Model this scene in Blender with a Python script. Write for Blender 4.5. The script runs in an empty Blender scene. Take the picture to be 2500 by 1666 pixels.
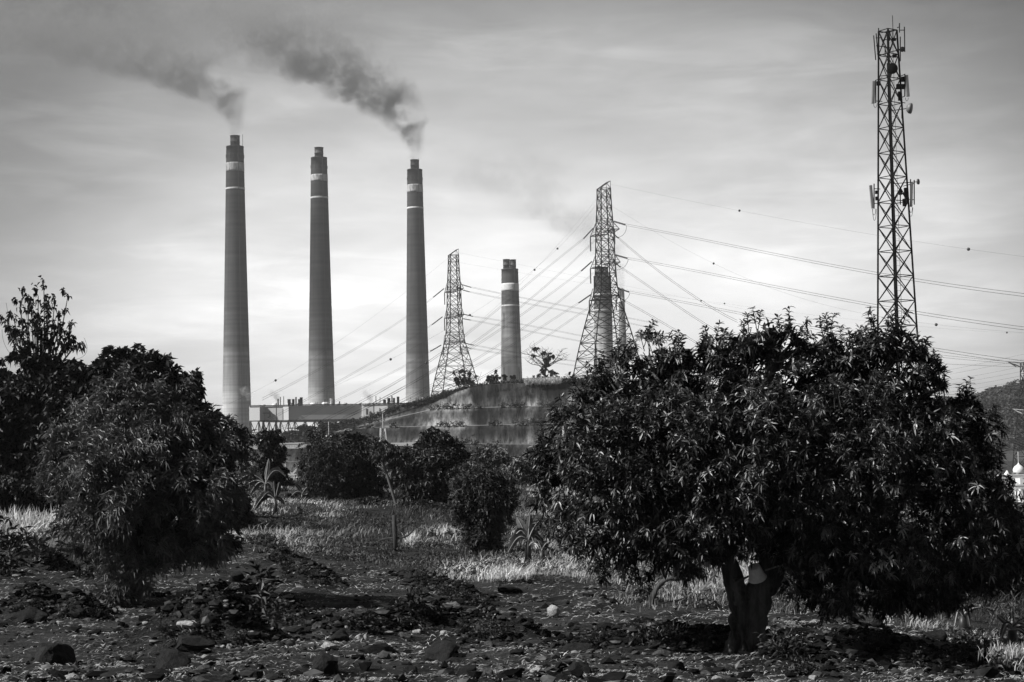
import bpy, math, random
import numpy as np
from mathutils import Matrix, Vector

# ------------------------------------------------------------------ camera, sky, sun, exposure
F = 3800.0; CX, CY = 1250.0, 833.0
PITCH, ROLL = math.radians(3.4), math.radians(-1.0)
RM = Matrix.Rotation(math.pi/2 + PITCH, 3, 'X') @ Matrix.Rotation(ROLL, 3, 'Z')
R = np.array(RM)
scene = bpy.context.scene
COL = scene.collection
cam_d = bpy.data.cameras.new('camera'); cam = bpy.data.objects.new('camera', cam_d); COL.objects.link(cam)
cam_d.sensor_width = 36; cam_d.lens = 36*F/2500; cam_d.clip_start = .5; cam_d.clip_end = 30000
cam.rotation_euler = RM.to_euler(); cam.location = (0, 0, 0)
scene.camera = cam
scene.view_settings.view_transform = 'Standard'; scene.view_settings.look = 'None'
scene.view_settings.exposure = 0.55; scene.view_settings.gamma = 1.0
scene.cycles.volume_step_rate = 0.2
scene.cycles.volume_max_steps = 160
scene.cycles.max_bounces = 6; scene.cycles.diffuse_bounces = 2; scene.cycles.glossy_bounces = 2
scene.cycles.transparent_max_bounces = 8; scene.cycles.transmission_bounces = 2
SUN_DIR = Vector((-0.70, -0.24, 0.67)).normalized()     # towards the sun
SUN_EL = math.asin(SUN_DIR.z); SUN_AZ = math.atan2(SUN_DIR.x, SUN_DIR.y)
sun_d = bpy.data.lights.new('sun', 'SUN'); sun = bpy.data.objects.new('sun', sun_d); COL.objects.link(sun)
sun_d.energy = 5.0; sun_d.angle = math.radians(.5); sun_d.color = (1, .995, .985)
sun.rotation_euler = SUN_DIR.to_track_quat('Z', 'Y').to_euler(); sun.location = (-60, 0, 80)

def pdir(px, py):
    v = R @ np.array([(px-CX)/F, (CY-py)/F, -1.0]); return v/np.linalg.norm(v)

world = bpy.data.worlds.new('World'); scene.world = world; world.use_nodes = True
def build_world():
    nt = world.node_tree; nt.nodes.clear(); N = nt.nodes.new; L = nt.links.new
    out = N('ShaderNodeOutputWorld'); bg = N('ShaderNodeBackground'); L(bg.outputs[0], out.inputs[0])
    sky = N('ShaderNodeTexSky'); sky.sky_type = 'NISHITA'; sky.sun_disc = False
    sky.sun_elevation = SUN_EL; sky.sun_rotation = SUN_AZ; sky.air_density = 1; sky.dust_density = 1.0
    bw = N('ShaderNodeRGBToBW'); L(sky.outputs[0], bw.inputs[0])
    tc = N('ShaderNodeTexCoord')
    def math_(op, a, b=None, c=None):
        m = N('ShaderNodeMath'); m.operation = op
        for i, v in enumerate((a, b, c)):
            if v is None: continue
            if isinstance(v, (int, float)): m.inputs[i].default_value = v
            else: L(v, m.inputs[i])
        return m.outputs[0]
    # thin high cloud, with a glow put into the sky around mid-frame, fading outward
    g = pdir(1330, 760)
    dt = N('ShaderNodeVectorMath'); dt.operation = 'DOT_PRODUCT'; L(tc.outputs['Generated'], dt.inputs[0]); dt.inputs[1].default_value = tuple(g)
    mr = N('ShaderNodeMapRange'); mr.interpolation_type = 'SMOOTHSTEP'; L(dt.outputs['Value'], mr.inputs['Value'])
    mr.inputs['From Min'].default_value = .935; mr.inputs['From Max'].default_value = 1.0
    mr.inputs['To Min'].default_value = .27; mr.inputs['To Max'].default_value = 1.0
    mp = N('ShaderNodeMapping'); L(tc.outputs['Generated'], mp.inputs[0])
    mp.inputs['Rotation'].default_value = (0, math.radians(-16), 0); mp.inputs['Scale'].default_value = (1, 1, 3.6)
    n1 = N('ShaderNodeTexNoise'); L(mp.outputs[0], n1.inputs['Vector']); n1.inputs['Scale'].default_value = 5.5
    n1.inputs['Detail'].default_value = 9; n1.inputs['Roughness'].default_value = .58; n1.inputs['Distortion'].default_value = .35
    mp2 = N('ShaderNodeMapping'); L(tc.outputs['Generated'], mp2.inputs[0])
    mp2.inputs['Rotation'].default_value = (0, math.radians(-14), 0); mp2.inputs['Scale'].default_value = (1, 1, 3); mp2.inputs['Location'].default_value = (1.7, .4, .9)
    n2 = N('ShaderNodeTexNoise'); L(mp2.outputs[0], n2.inputs['Vector']); n2.inputs['Scale'].default_value = 2.6; n2.inputs['Detail'].default_value = 4
    c1 = N('ShaderNodeMapRange'); L(n1.outputs['Fac'], c1.inputs['Value']); c1.inputs['From Min'].default_value = .3; c1.inputs['From Max'].default_value = .72
    c1.inputs['To Min'].default_value = -.16; c1.inputs['To Max'].default_value = .26
    c2 = N('ShaderNodeMapRange'); L(n2.outputs['Fac'], c2.inputs['Value']); c2.inputs['From Min'].default_value = .3; c2.inputs['From Max'].default_value = .7
    c2.inputs['To Min'].default_value = .82; c2.inputs['To Max'].default_value = 1.12
    mp3 = N('ShaderNodeMapping'); L(tc.outputs['Generated'], mp3.inputs[0]); mp3.inputs['Rotation'].default_value = (0, math.radians(-20), 0); mp3.inputs['Scale'].default_value = (1, 1, 6)
    n3 = N('ShaderNodeTexNoise'); L(mp3.outputs[0], n3.inputs['Vector']); n3.inputs['Scale'].default_value = 9; n3.inputs['Detail'].default_value = 8; n3.inputs['Roughness'].default_value = .6; n3.inputs['Distortion'].default_value = .6
    c3 = N('ShaderNodeMapRange'); L(n3.outputs['Fac'], c3.inputs['Value']); c3.inputs['From Min'].default_value = .46; c3.inputs['From Max'].default_value = .70; c3.inputs['To Min'].default_value = -.05; c3.inputs['To Max'].default_value = .38
    w3 = N('ShaderNodeMapRange'); L(n2.outputs['Fac'], w3.inputs['Value']); w3.inputs['From Min'].default_value = .38; w3.inputs['From Max'].default_value = .6; w3.inputs['To Min'].default_value = .25
    k = math_('ADD', math_('MULTIPLY_ADD', c3.outputs[0], w3.outputs[0], c1.outputs[0]), 1.0); k = math_('MULTIPLY', k, c2.outputs[0]); k = math_('MULTIPLY', k, mr.outputs[0])
    sz = N('ShaderNodeSeparateXYZ'); L(tc.outputs['Generated'], sz.inputs[0])
    me_ = N('ShaderNodeMapRange'); L(sz.outputs['Z'], me_.inputs['Value'])
    mz = N('ShaderNodeMapRange'); L(sz.outputs['Z'], mz.inputs['Value']); mz.inputs['From Min'].default_value = .3; mz.inputs['From Max'].default_value = .8; mz.inputs['To Min'].default_value = 1.0; mz.inputs['To Max'].default_value = .3; me_.inputs['From Min'].default_value = .07; me_.inputs['From Max'].default_value = .28; me_.inputs['To Min'].default_value = 1.0; me_.inputs['To Max'].default_value = .45
    k = math_('MULTIPLY', k, me_.outputs[0]); k = math_('MULTIPLY', k, mz.outputs[0])
    k = math_('MULTIPLY', k, bw.outputs[0]); k = math_('MULTIPLY', k, SKY_GAIN)
    L(k, bg.inputs['Color']); bg.inputs['Strength'].default_value = SKY_STRENGTH
SKY_STRENGTH = .14; SKY_GAIN = 1.53
build_world()

# ------------------------------------------------------------------ helpers
rng = np.random.default_rng(7); random.seed(7)
def P(px, py, D):
    v = R @ np.array([(px-CX)/F, (CY-py)/F, -1.0]); return v/v[1]*D
def S(px, D): return px*D/F                                  # photo pixels to metres at a distance
def nrm(a): return a/np.maximum(np.linalg.norm(a, axis=-1, keepdims=True), 1e-9)

def hash2(ix, iy, s):
    h = np.sin(ix*127.1 + iy*311.7 + s*74.7)*43758.5453; return h - np.floor(h)
def vnoise(x, y, s=0):
    ix, iy = np.floor(x), np.floor(y); fx, fy = x-ix, y-iy
    fx = fx*fx*(3-2*fx); fy = fy*fy*(3-2*fy)
    a, b, c, d = hash2(ix, iy, s), hash2(ix+1, iy, s), hash2(ix, iy+1, s), hash2(ix+1, iy+1, s)
    return (a*(1-fx)+b*fx)*(1-fy) + (c*(1-fx)+d*fx)*fy - .5

GD = np.array([-300, -5, 0, 8, 12, 16, 21, 28, 36, 50, 75, 110, 128, 150, 200, 260, 7000], float)
GZ = np.array([-1.7, -1.6, -1.6, -1.75, -2.0, -2.4, -2.95, -3.3, -3.5, -3.7, -3.72, -3.7, -4.6, -7.2, -13, -16, -16], float)
BUMPS = []
def ground_z(x, y):
    x = np.asarray(x, float); y = np.asarray(y, float)
    z = (np.interp(y-1.5, GD, GZ)+np.interp(y, GD, GZ)+np.interp(y+1.5, GD, GZ))/3
    near = np.clip((170-y)/60, 0, 1)
    z = z - near*.06*np.maximum(0, x-1) + near*.055*np.maximum(0, -x-1)*np.clip((y-12)/20, 0, 1)
    amp = np.clip((150-y)/100, 0.15, 1)
    z = z + amp*(.24*vnoise(x/2.6, y/2.6, 1) + .30*vnoise(x/9, y/9, 2)*np.clip(y/30, 0, 1) + .13*vnoise(x/.9, y/.9, 3) + .07*vnoise(x/.36, y/.36, 4)*(y < 45))
    for bx, by, r, h in BUMPS: z = z + h*np.exp(-((x-bx)**2+(y-by)**2)/(r*r))
    return z
def hit(px, py, dmin=6, dmax=240):
    v = P(px, py, 1.0); D = np.linspace(dmin, dmax, 6000)
    g = ground_z(v[0]*D, D); below = (v[2]*D) < g
    if not below.any(): return None
    return float(D[np.argmax(below)])
def hit_pt(px, py):
    D = hit(px, py) or 110.0
    v = P(px, py, D); return np.array([v[0], D, float(ground_z(v[0], D))])

# mounds of soil, weeds and stones
MOUNDS = [(620, 1302, 700, 1370, 5, .22), (680, 1370, 800, 1436, 5, .22), (1000, 1405, 1160, 1478, 6, .16), (840, 1530, 1290, 1560, 8, .20),
          (1400, 1575, 1790, 1585, 8, .1), (380, 1560, 640, 1570, 6, .2), (30, 1490, 250, 1510, 5, .2), (1880, 1580, 2010, 1660, 4, .14),
          (640, 1500, 760, 1530, 4, .18), (60, 1330, 150, 1400, 4, .25), (2100, 1560, 2280, 1640, 5, .12), (1550, 1545, 1680, 1560, 4, .08),
          (2330, 1600, 2480, 1650, 4, .16), (520, 1290, 610, 1300, 4, .2)]
bb = []
for x0, y0, x1, y1, n, h in MOUNDS:
    for i in range(n):
        t = (i+.5)/n; p = hit_pt(x0+(x1-x0)*t, y0+(y1-y0)*t); bb.append((p[0], p[1], .28+.3*random.random(), h*(.8+.9*random.random())))
BUMPS = bb

class MB:
    def __init__(s): s.V = []; s.F = []; s.n = 0; s.A = []; s.M = []
    def add(s, V, Fs, tone=None, mi=0):
        V = np.asarray(V, float).reshape(-1, 3)
        if isinstance(Fs, np.ndarray): Fs = [Fs]
        for f in Fs:
            f = np.asarray(f)
            if len(f): s.F.append(f+s.n); s.M.append(np.full(len(f), mi))
        s.V.append(V); s.n += len(V)
        s.A.append(np.full(len(V), .5) if tone is None else np.broadcast_to(np.asarray(tone, float), (len(V),)))
        return s
    def box(s, c, h, rot=0, mi=0):
        V = np.array([(x, y, z) for x in (-1, 1) for y in (-1, 1) for z in (-1, 1)], float)*np.array(h)
        if rot: ca, sa = math.cos(rot), math.sin(rot); V = np.stack([V[:, 0]*ca-V[:, 1]*sa, V[:, 0]*sa+V[:, 1]*ca, V[:, 2]], 1)
        return s.add(V+np.array(c), np.array([(0, 1, 3, 2), (4, 6, 7, 5), (0, 4, 5, 1), (2, 3, 7, 6), (0, 2, 6, 4), (1, 5, 7, 3)]), mi=mi)
    def tube(s, pts, rad, n=6, tone=None, cap=True, wob=None, mi=0):
        pts = np.asarray(pts, float); m = len(pts); rad = np.broadcast_to(np.asarray(rad, float), (m,))
        T = nrm(np.gradient(pts, axis=0)); ref = np.array([0, 0, 1.0]) if abs(T[:, 2]).mean() < .8 else np.array([1.0, 0, 0])
        U = nrm(np.cross(T, ref)); W = np.cross(T, U); a = np.arange(n)*2*math.pi/n + math.pi/n
        rr = np.repeat(rad[:, None], n, 1)
        if wob is not None: rr = rr*wob(m, n)
        V = pts[:, None, :] + rr[..., None]*(np.cos(a)[None, :, None]*U[:, None, :] + np.sin(a)[None, :, None]*W[:, None, :])
        i = np.arange(m-1)[:, None]*n; j = np.arange(n)[None, :]; k = (j+1) % n
        Q = np.stack([i+j, i+k, i+n+k, i+n+j], -1).reshape(-1, 4)
        Fs = [Q]
        if cap: Fs += [np.arange(n)[None, ::-1], (np.arange(n)+(m-1)*n)[None, :]]
        return s.add(V.reshape(-1, 3), Fs, tone, mi)
    def bar(s, p0, p1, r, n=4): return s.tube([p0, p1], [r, r], n, cap=False)
    def lathe(s, c, prof, n=48, cap=(False, False), mi=0):
        a = np.arange(n)*2*math.pi/n; c = np.asarray(c, float)
        V = np.array([[(c[0]+r*math.cos(t), c[1]+r*math.sin(t), c[2]+z) for t in a] for r, z in prof])
        m = len(prof); i = np.arange(m-1)[:, None]*n; j = np.arange(n)[None, :]; k = (j+1) % n
        Fs = [np.stack([i+j, i+k, i+n+k, i+n+j], -1).reshape(-1, 4)]
        if cap[0]: Fs.append(np.arange(n)[None, ::-1])
        if cap[1]: Fs.append((np.arange(n)+(m-1)*n)[None, :])
        return s.add(V.reshape(-1, 3), Fs, mi=mi)
    def mesh(s, name, org=(0, 0, 0), smooth=False):
        V = (np.concatenate(s.V) - np.asarray(org)) if s.V else np.zeros((0, 3)); me = bpy.data.meshes.new(name)
        me.vertices.add(len(V)); me.vertices.foreach_set('co', V.astype(np.float32).ravel())
        tot = np.concatenate([np.full(len(f), f.shape[1]) for f in s.F]); loops = np.concatenate([f.ravel() for f in s.F])
        me.loops.add(len(loops)); me.loops.foreach_set('vertex_index', loops.astype(np.int32))
        me.polygons.add(len(tot)); me.polygons.foreach_set('loop_start', np.concatenate([[0], np.cumsum(tot)[:-1]]).astype(np.int32))
        me.polygons.foreach_set('loop_total', tot.astype(np.int32))
        me.polygons.foreach_set('material_index', np.concatenate(s.M).astype(np.int32))
        me.polygons.foreach_set('use_smooth', np.full(len(tot), bool(smooth)))
        at = me.attributes.new('tone', 'FLOAT', 'POINT'); at.data.foreach_set('value', np.concatenate(s.A).astype(np.float32))
        me.update(calc_edges=True); me.validate(); return me

LOC = {}
def thing(name, label, cat, loc, group=None, kind=None):
    o = bpy.data.objects.new(name, None); COL.objects.link(o); o.empty_display_size = .5
    o.location = tuple(loc); o['label'] = label; o['category'] = cat; LOC[o.name] = np.asarray(loc, float)
    if group: o['group'] = group
    if kind: o['kind'] = kind
    return o
def part(mb, name, mat, parent, smooth=False, label=None):
    me = mb.mesh(name, LOC[parent.name], smooth)
    for m in (mat if isinstance(mat, (list, tuple)) else [mat]): me.materials.append(m)
    o = bpy.data.objects.new(name, me); COL.objects.link(o); o.parent = parent; LOC[o.name] = LOC[parent.name]
    if label: o['label'] = label
    return o
def solo(mb, name, mat, label=None, cat=None, group=None, kind=None, smooth=False, org=None):
    V = np.concatenate(mb.V)
    if org is None: org = ((V[:, 0].min()+V[:, 0].max())/2, (V[:, 1].min()+V[:, 1].max())/2, V[:, 2].min())
    me = mb.mesh(name, org, smooth)
    for m in (mat if isinstance(mat, (list, tuple)) else [mat]): me.materials.append(m)
    o = bpy.data.objects.new(name, me); COL.objects.link(o); o.location = tuple(org); LOC[o.name] = np.asarray(org, float)
    if label: o['label'] = label
    if cat: o['category'] = cat
    if group: o['group'] = group
    if kind: o['kind'] = kind
    return o

# ------------------------------------------------------------------ materials (all neutral grey)
def g3(v): return (v, v, v, 1)
def mat(name, lo, hi, scale=1.0, rough=.8, stretch=(1, 1, 1), bump=0, bscale=None, tone=0, spec=.5, metal=0, contrast=(.35, .65), trans=0, detail=6, coord='Object'):
    m = bpy.data.materials.new(name); m.use_nodes = True; nt = m.node_tree; nt.nodes.clear(); N = nt.nodes.new; L = nt.links.new
    out = N('ShaderNodeOutputMaterial'); b = N('ShaderNodeBsdfPrincipled')
    tc = N('ShaderNodeTexCoord'); mp = N('ShaderNodeMapping'); L(tc.outputs[coord], mp.inputs[0]); mp.inputs['Scale'].default_value = stretch
    n = N('ShaderNodeTexNoise'); L(mp.outputs[0], n.inputs['Vector']); n.inputs['Scale'].default_value = scale; n.inputs['Detail'].default_value = detail; n.inputs['Roughness'].default_value = .62
    mr = N('ShaderNodeMapRange'); L(n.outputs['Fac'], mr.inputs[0]); mr.inputs['From Min'].default_value = contrast[0]; mr.inputs['From Max'].default_value = contrast[1]
    mr.inputs['To Min'].default_value = lo; mr.inputs['To Max'].default_value = hi
    col = mr.outputs[0]
    if tone:
        at = N('ShaderNodeAttribute'); at.attribute_name = 'tone'
        mu = N('ShaderNodeMath'); mu.operation = 'POWER'; L(at.outputs['Fac'], mu.inputs[0]); mu.inputs[1].default_value = tone
        m3 = N('ShaderNodeMath'); m3.operation = 'MULTIPLY'; L(mu.outputs[0], m3.inputs[0]); L(col, m3.inputs[1]); col = m3.outputs[0]
    cb = N('ShaderNodeCombineColor')
    for i in range(3): L(col, cb.inputs[i])
    L(cb.outputs[0], b.inputs['Base Color']); b.inputs['Roughness'].default_value = rough; b.inputs['Metallic'].default_value = metal
    b.inputs['Specular IOR Level'].default_value = spec
    if bump:
        n2 = N('ShaderNodeTexNoise'); L(mp.outputs[0], n2.inputs['Vector']); n2.inputs['Scale'].default_value = bscale or scale*3; n2.inputs['Detail'].default_value = 8; n2.inputs['Roughness'].default_value = .65
        bp = N('ShaderNodeBump'); bp.inputs['Strength'].default_value = 1; bp.inputs['Distance'].default_value = bump; L(n2.outputs['Fac'], bp.inputs['Height']); L(bp.outputs[0], b.inputs['Normal'])
    if trans:
        tr = N('ShaderNodeBsdfTranslucent'); L(cb.outputs[0], tr.inputs['Color']); mx = N('ShaderNodeMixShader'); mx.inputs[0].default_value = trans
        L(b.outputs[0], mx.inputs[1]); L(tr.outputs[0], mx.inputs[2]); L(mx.outputs[0], out.inputs[0])
    else: L(b.outputs[0], out.inputs[0])
    m.cycles.use_transparent_shadow = False
    return m
M = {}
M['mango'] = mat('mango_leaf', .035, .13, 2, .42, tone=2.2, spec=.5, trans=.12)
M['mango2'] = mat('mango_leaf_pale', .07, .19, 2, .5, tone=1.6, spec=.4, trans=.12)
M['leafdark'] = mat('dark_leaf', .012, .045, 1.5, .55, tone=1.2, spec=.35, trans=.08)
M['leafmid'] = mat('mid_leaf', .03, .09, .8, .6, tone=1.2, spec=.3, trans=.1)
M['leaffar'] = mat('far_leaf', .03, .07, .2, .8, tone=1.2, spec=.2)
M['bark'] = mat('bark', .008, .10, 7, .85, stretch=(1, 1, .12), bump=.05, bscale=10, spec=.2)
M['barkpale'] = mat('pale_bark', .12, .3, 3, .85, stretch=(1, 1, .2), bump=.01)
M['twig'] = mat('twig', .02, .06, 5, .8)
M['rockdark'] = mat('dark_rock', .003, .016, 5, .85, bump=.03, bscale=14, spec=.25)
M['rock'] = mat('grey_rock', .02, .09, 6, .85, bump=.02, bscale=18, spec=.25)
M['rockpale'] = mat('pale_rock', .16, .42, 5, .85, bump=.015, bscale=20, spec=.25)
M['grass'] = mat('grass_blades', .3, .62, .5, .7, tone=1.5, spec=.25, trans=.2)
M['straw'] = mat('straw', .1, .42, 3, .7, tone=1.3, spec=.3)
M['steel'] = mat('dark_steel', .008, .02, 1, .8, spec=.1)
M['steelmast'] = mat('mast_steel', .005, .012, 1, .8, spec=.1)
M['wire'] = mat('wire', .03, .05, 1, .6, spec=.3)
M['galv'] = mat('galvanised_steel', .45, .7, .3, .6)
M['wallsteel'] = mat('cladding', .40, .46, .05, .7, stretch=(1, 1, .15), contrast=(.3, .7))
M['trim'] = mat('dark_trim', .03, .05, 1, .6)
M['panel'] = mat('antenna_panel', .12, .16, 1, .5)
M['bucket'] = mat('dented_tin', .45, .7, 6, .6, bump=.003, bscale=14, spec=.4)
M['banana'] = mat('banana_leaf', .04, .11, 3, .45, tone=1.2, spec=.4, trans=.15)
M['midrib'] = mat('banana_midrib', .2, .32, 3, .5)
M['white'] = mat('white_paint', .6, .8, 1, .6)
M['hillveg'] = mat('wooded_slope', .02, .06, .06, .9)

def soil_mat():
    m = bpy.data.materials.new('soil'); m.use_nodes = True; nt = m.node_tree; nt.nodes.clear(); N = nt.nodes.new; L = nt.links.new
    out = N('ShaderNodeOutputMaterial'); b = N('ShaderNodeBsdfPrincipled'); L(b.outputs[0], out.inputs[0])
    tc = N('ShaderNodeTexCoord')
    def noise(sc, det=6, ro=.6, st=(1, 1, 1)):
        mp = N('ShaderNodeMapping'); L(tc.outputs['Object'], mp.inputs[0]); mp.inputs['Scale'].default_value = st
        n = N('ShaderNodeTexNoise'); L(mp.outputs[0], n.inputs['Vector']); n.inputs['Scale'].default_value = sc; n.inputs['Detail'].default_value = det; n.inputs['Roughness'].default_value = ro; return n.outputs['Fac']
    def mr(v, a, bb_, c, d):
        x = N('ShaderNodeMapRange'); L(v, x.inputs[0]); x.inputs[1].default_value = a; x.inputs[2].default_value = bb_; x.inputs[3].default_value = c; x.inputs[4].default_value = d; return x.outputs[0]
    def mu(a, c, op='MULTIPLY'):
        x = N('ShaderNodeMath'); x.operation = op; L(a, x.inputs[0]); L(c, x.inputs[1]); return x.outputs[0]
    big = mr(noise(.9, 5), .4, .62, .006, .05); fine = mr(noise(22, 8, .75), .35, .7, .35, 1.9); straw = mr(noise(9, 9, .8, (.35, 1, 1)), .52, .72, 0, .11)
    col = mu(mu(big, fine), straw, 'ADD')
    cb = N('ShaderNodeCombineColor')
    for i in range(3): L(col, cb.inputs[i])
    L(cb.outputs[0], b.inputs['Base Color']); b.inputs['Roughness'].default_value = .9; b.inputs['Specular IOR Level'].default_value = .2
    h = mu(noise(6, 8, .7), noise(30, 6, .7), 'ADD')
    bp = N('ShaderNodeBump'); bp.inputs['Strength'].default_value = 1; bp.inputs['Distance'].default_value = .22; L(h, bp.inputs['Height']); L(bp.outputs[0], b.inputs['Normal'])
    return m
M['soil'] = soil_mat()

def stack_mat(name, zs, vals, H, blotch=.25):
    """concrete: dark paint and soot above, haze fade painted into the paler foot, pour rings and streaks"""
    m = bpy.data.materials.new(name); m.use_nodes = True; nt = m.node_tree; nt.nodes.clear(); N = nt.nodes.new; L = nt.links.new
    out = N('ShaderNodeOutputMaterial'); b = N('ShaderNodeBsdfPrincipled'); L(b.outputs[0], out.inputs[0])
    tc = N('ShaderNodeTexCoord'); sx = N('ShaderNodeSeparateXYZ'); L(tc.outputs['Object'], sx.inputs[0])
    nz = N('ShaderNodeTexNoise'); mp = N('ShaderNodeMapping'); L(tc.outputs['Object'], mp.inputs[0]); mp.inputs['Scale'].default_value = (.06, .06, .02); L(mp.outputs[0], nz.inputs['Vector']); nz.inputs['Scale'].default_value = 3; nz.inputs['Detail'].default_value = 5
    wz = N('ShaderNodeMath'); wz.operation = 'MULTIPLY_ADD'; L(nz.outputs['Fac'], wz.inputs[0]); wz.inputs[1].default_value = .04; wz.inputs[2].default_value = -.02
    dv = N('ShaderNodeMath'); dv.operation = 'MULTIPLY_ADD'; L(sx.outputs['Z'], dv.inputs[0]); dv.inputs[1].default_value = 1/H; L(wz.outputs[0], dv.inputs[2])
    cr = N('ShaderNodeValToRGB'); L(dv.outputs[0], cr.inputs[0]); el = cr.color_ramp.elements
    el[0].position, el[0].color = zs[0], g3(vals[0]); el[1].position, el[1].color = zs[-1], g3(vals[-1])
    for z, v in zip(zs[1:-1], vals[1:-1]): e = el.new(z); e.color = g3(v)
    def nz2(st, sc, a, c, lo, hi, det=4):
        mp = N('ShaderNodeMapping'); L(tc.outputs['Object'], mp.inputs[0]); mp.inputs['Scale'].default_value = st
        n = N('ShaderNodeTexNoise'); L(mp.outputs[0], n.inputs['Vector']); n.inputs['Scale'].default_value = sc; n.inputs['Detail'].default_value = det
        r = N('ShaderNodeMapRange'); L(n.outputs['Fac'], r.inputs[0]); r.inputs[1].default_value = a; r.inputs[2].default_value = c; r.inputs[3].default_value = lo; r.inputs[4].default_value = hi; return r.outputs[0]
    rings = nz2((.002, .002, .35), 1, .35, .65, 1-blotch, 1+blotch); streak = nz2((.6, .6, .01), 1, .3, .7, .82, 1.15); bl = nz2((.08, .08, .05), 1.5, .3, .7, .85, 1.15)
    v = cr.outputs[0]
    for s_ in (rings, streak, bl):
        x = N('ShaderNodeMath'); x.operation = 'MULTIPLY'; L(v, x.inputs[0]); L(s_, x.inputs[1]); v = x.outputs[0]
    cb = N('ShaderNodeCombineColor')
    for i in range(3): L(v, cb.inputs[i])
    L(cb.outputs[0], b.inputs['Base Color']); b.inputs['Roughness'].default_value = .9; b.inputs['Specular IOR Level'].default_value = .2
    return m
M['flue'] = mat('sooty_flue_steel', .03, .045, .2, .7)
M['band'] = mat('weathered_white_paint', .16, .5, .5, .8, stretch=(1, 1, .25), contrast=(.35, .6))
M['bandclean'] = mat('white_band_paint', .5, .65, .5, .8)
def slope_mat():
    m = bpy.data.materials.new('sprayed_concrete_slope'); m.use_nodes = True; nt = m.node_tree; nt.nodes.clear(); N = nt.nodes.new; L = nt.links.new
    out = N('ShaderNodeOutputMaterial'); b = N('ShaderNodeBsdfPrincipled'); L(b.outputs[0], out.inputs[0]); tc = N('ShaderNodeTexCoord')
    def nz(st, sc, a, c, lo, hi, det=5, rot=0, dis=0):
        mp = N('ShaderNodeMapping'); L(tc.outputs['Object'], mp.inputs[0]); mp.inputs['Scale'].default_value = st; mp.inputs['Rotation'].default_value = (0, rot, 0)
        n = N('ShaderNodeTexNoise'); L(mp.outputs[0], n.inputs['Vector']); n.inputs['Scale'].default_value = sc; n.inputs['Detail'].default_value = det; n.inputs['Roughness'].default_value = .6; n.inputs['Distortion'].default_value = dis
        r = N('ShaderNodeMapRange'); L(n.outputs['Fac'], r.inputs[0]); r.inputs[1].default_value = a; r.inputs[2].default_value = c; r.inputs[3].default_value = lo; r.inputs[4].default_value = hi; return r.outputs[0], n.outputs['Fac']
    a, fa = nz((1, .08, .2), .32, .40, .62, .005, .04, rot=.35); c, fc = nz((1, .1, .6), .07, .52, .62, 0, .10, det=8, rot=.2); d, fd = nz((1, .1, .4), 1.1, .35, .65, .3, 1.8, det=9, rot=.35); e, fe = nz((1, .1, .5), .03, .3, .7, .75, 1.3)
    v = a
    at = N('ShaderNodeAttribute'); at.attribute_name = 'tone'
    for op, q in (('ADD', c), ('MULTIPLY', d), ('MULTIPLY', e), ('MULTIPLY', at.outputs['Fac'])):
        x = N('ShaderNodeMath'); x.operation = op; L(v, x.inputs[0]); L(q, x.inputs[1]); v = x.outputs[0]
    cb = N('ShaderNodeCombineColor')
    for i in range(3): L(v, cb.inputs[i])
    L(cb.outputs[0], b.inputs['Base Color']); b.inputs['Roughness'].default_value = .9; b.inputs['Specular IOR Level'].default_value = .2
    bp = N('ShaderNodeBump'); bp.inputs['Strength'].default_value = .8; bp.inputs['Distance'].default_value = .9; L(fa, bp.inputs['Height']); L(bp.outputs[0], b.inputs['Normal'])
    return m
M['slope'] = slope_mat()
M['ledge'] = mat('concrete_drain', .06, .24, .3, .9)
M['turf'] = mat('hill_turf', .02, .06, .3, .95, bump=.3, bscale=1)

# ------------------------------------------------------------------ ground
def build_ground():
    ys = np.concatenate([[-250, -120, -50, -20, -6, 0, 4], np.arange(6, 40, .11), np.arange(40, 90, .35), np.arange(90, 280, 1.6), np.geomspace(280, 6500, 40)])
    s = np.linspace(-1, 1, 420); s = .75*s + .25*s**3
    hw = 9 + np.abs(ys)*.56
    X = hw[:, None]*s[None, :]; Y = np.repeat(ys[:, None], len(s), 1)
    Z = ground_z(X, Y); V = np.stack([X, Y, Z], -1).reshape(-1, 3)
    m, n = len(ys), len(s); i = np.arange(m-1)[:, None]*n; j = np.arange(n-1)[None, :]
    Q = np.stack([i+j, i+j+1, i+n+j+1, i+n+j], -1).reshape(-1, 4)
    mb = MB().add(V, Q); solo(mb, 'ground', M['soil'], kind='structure', smooth=True, org=(0, 0, 0))
build_ground()

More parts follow.
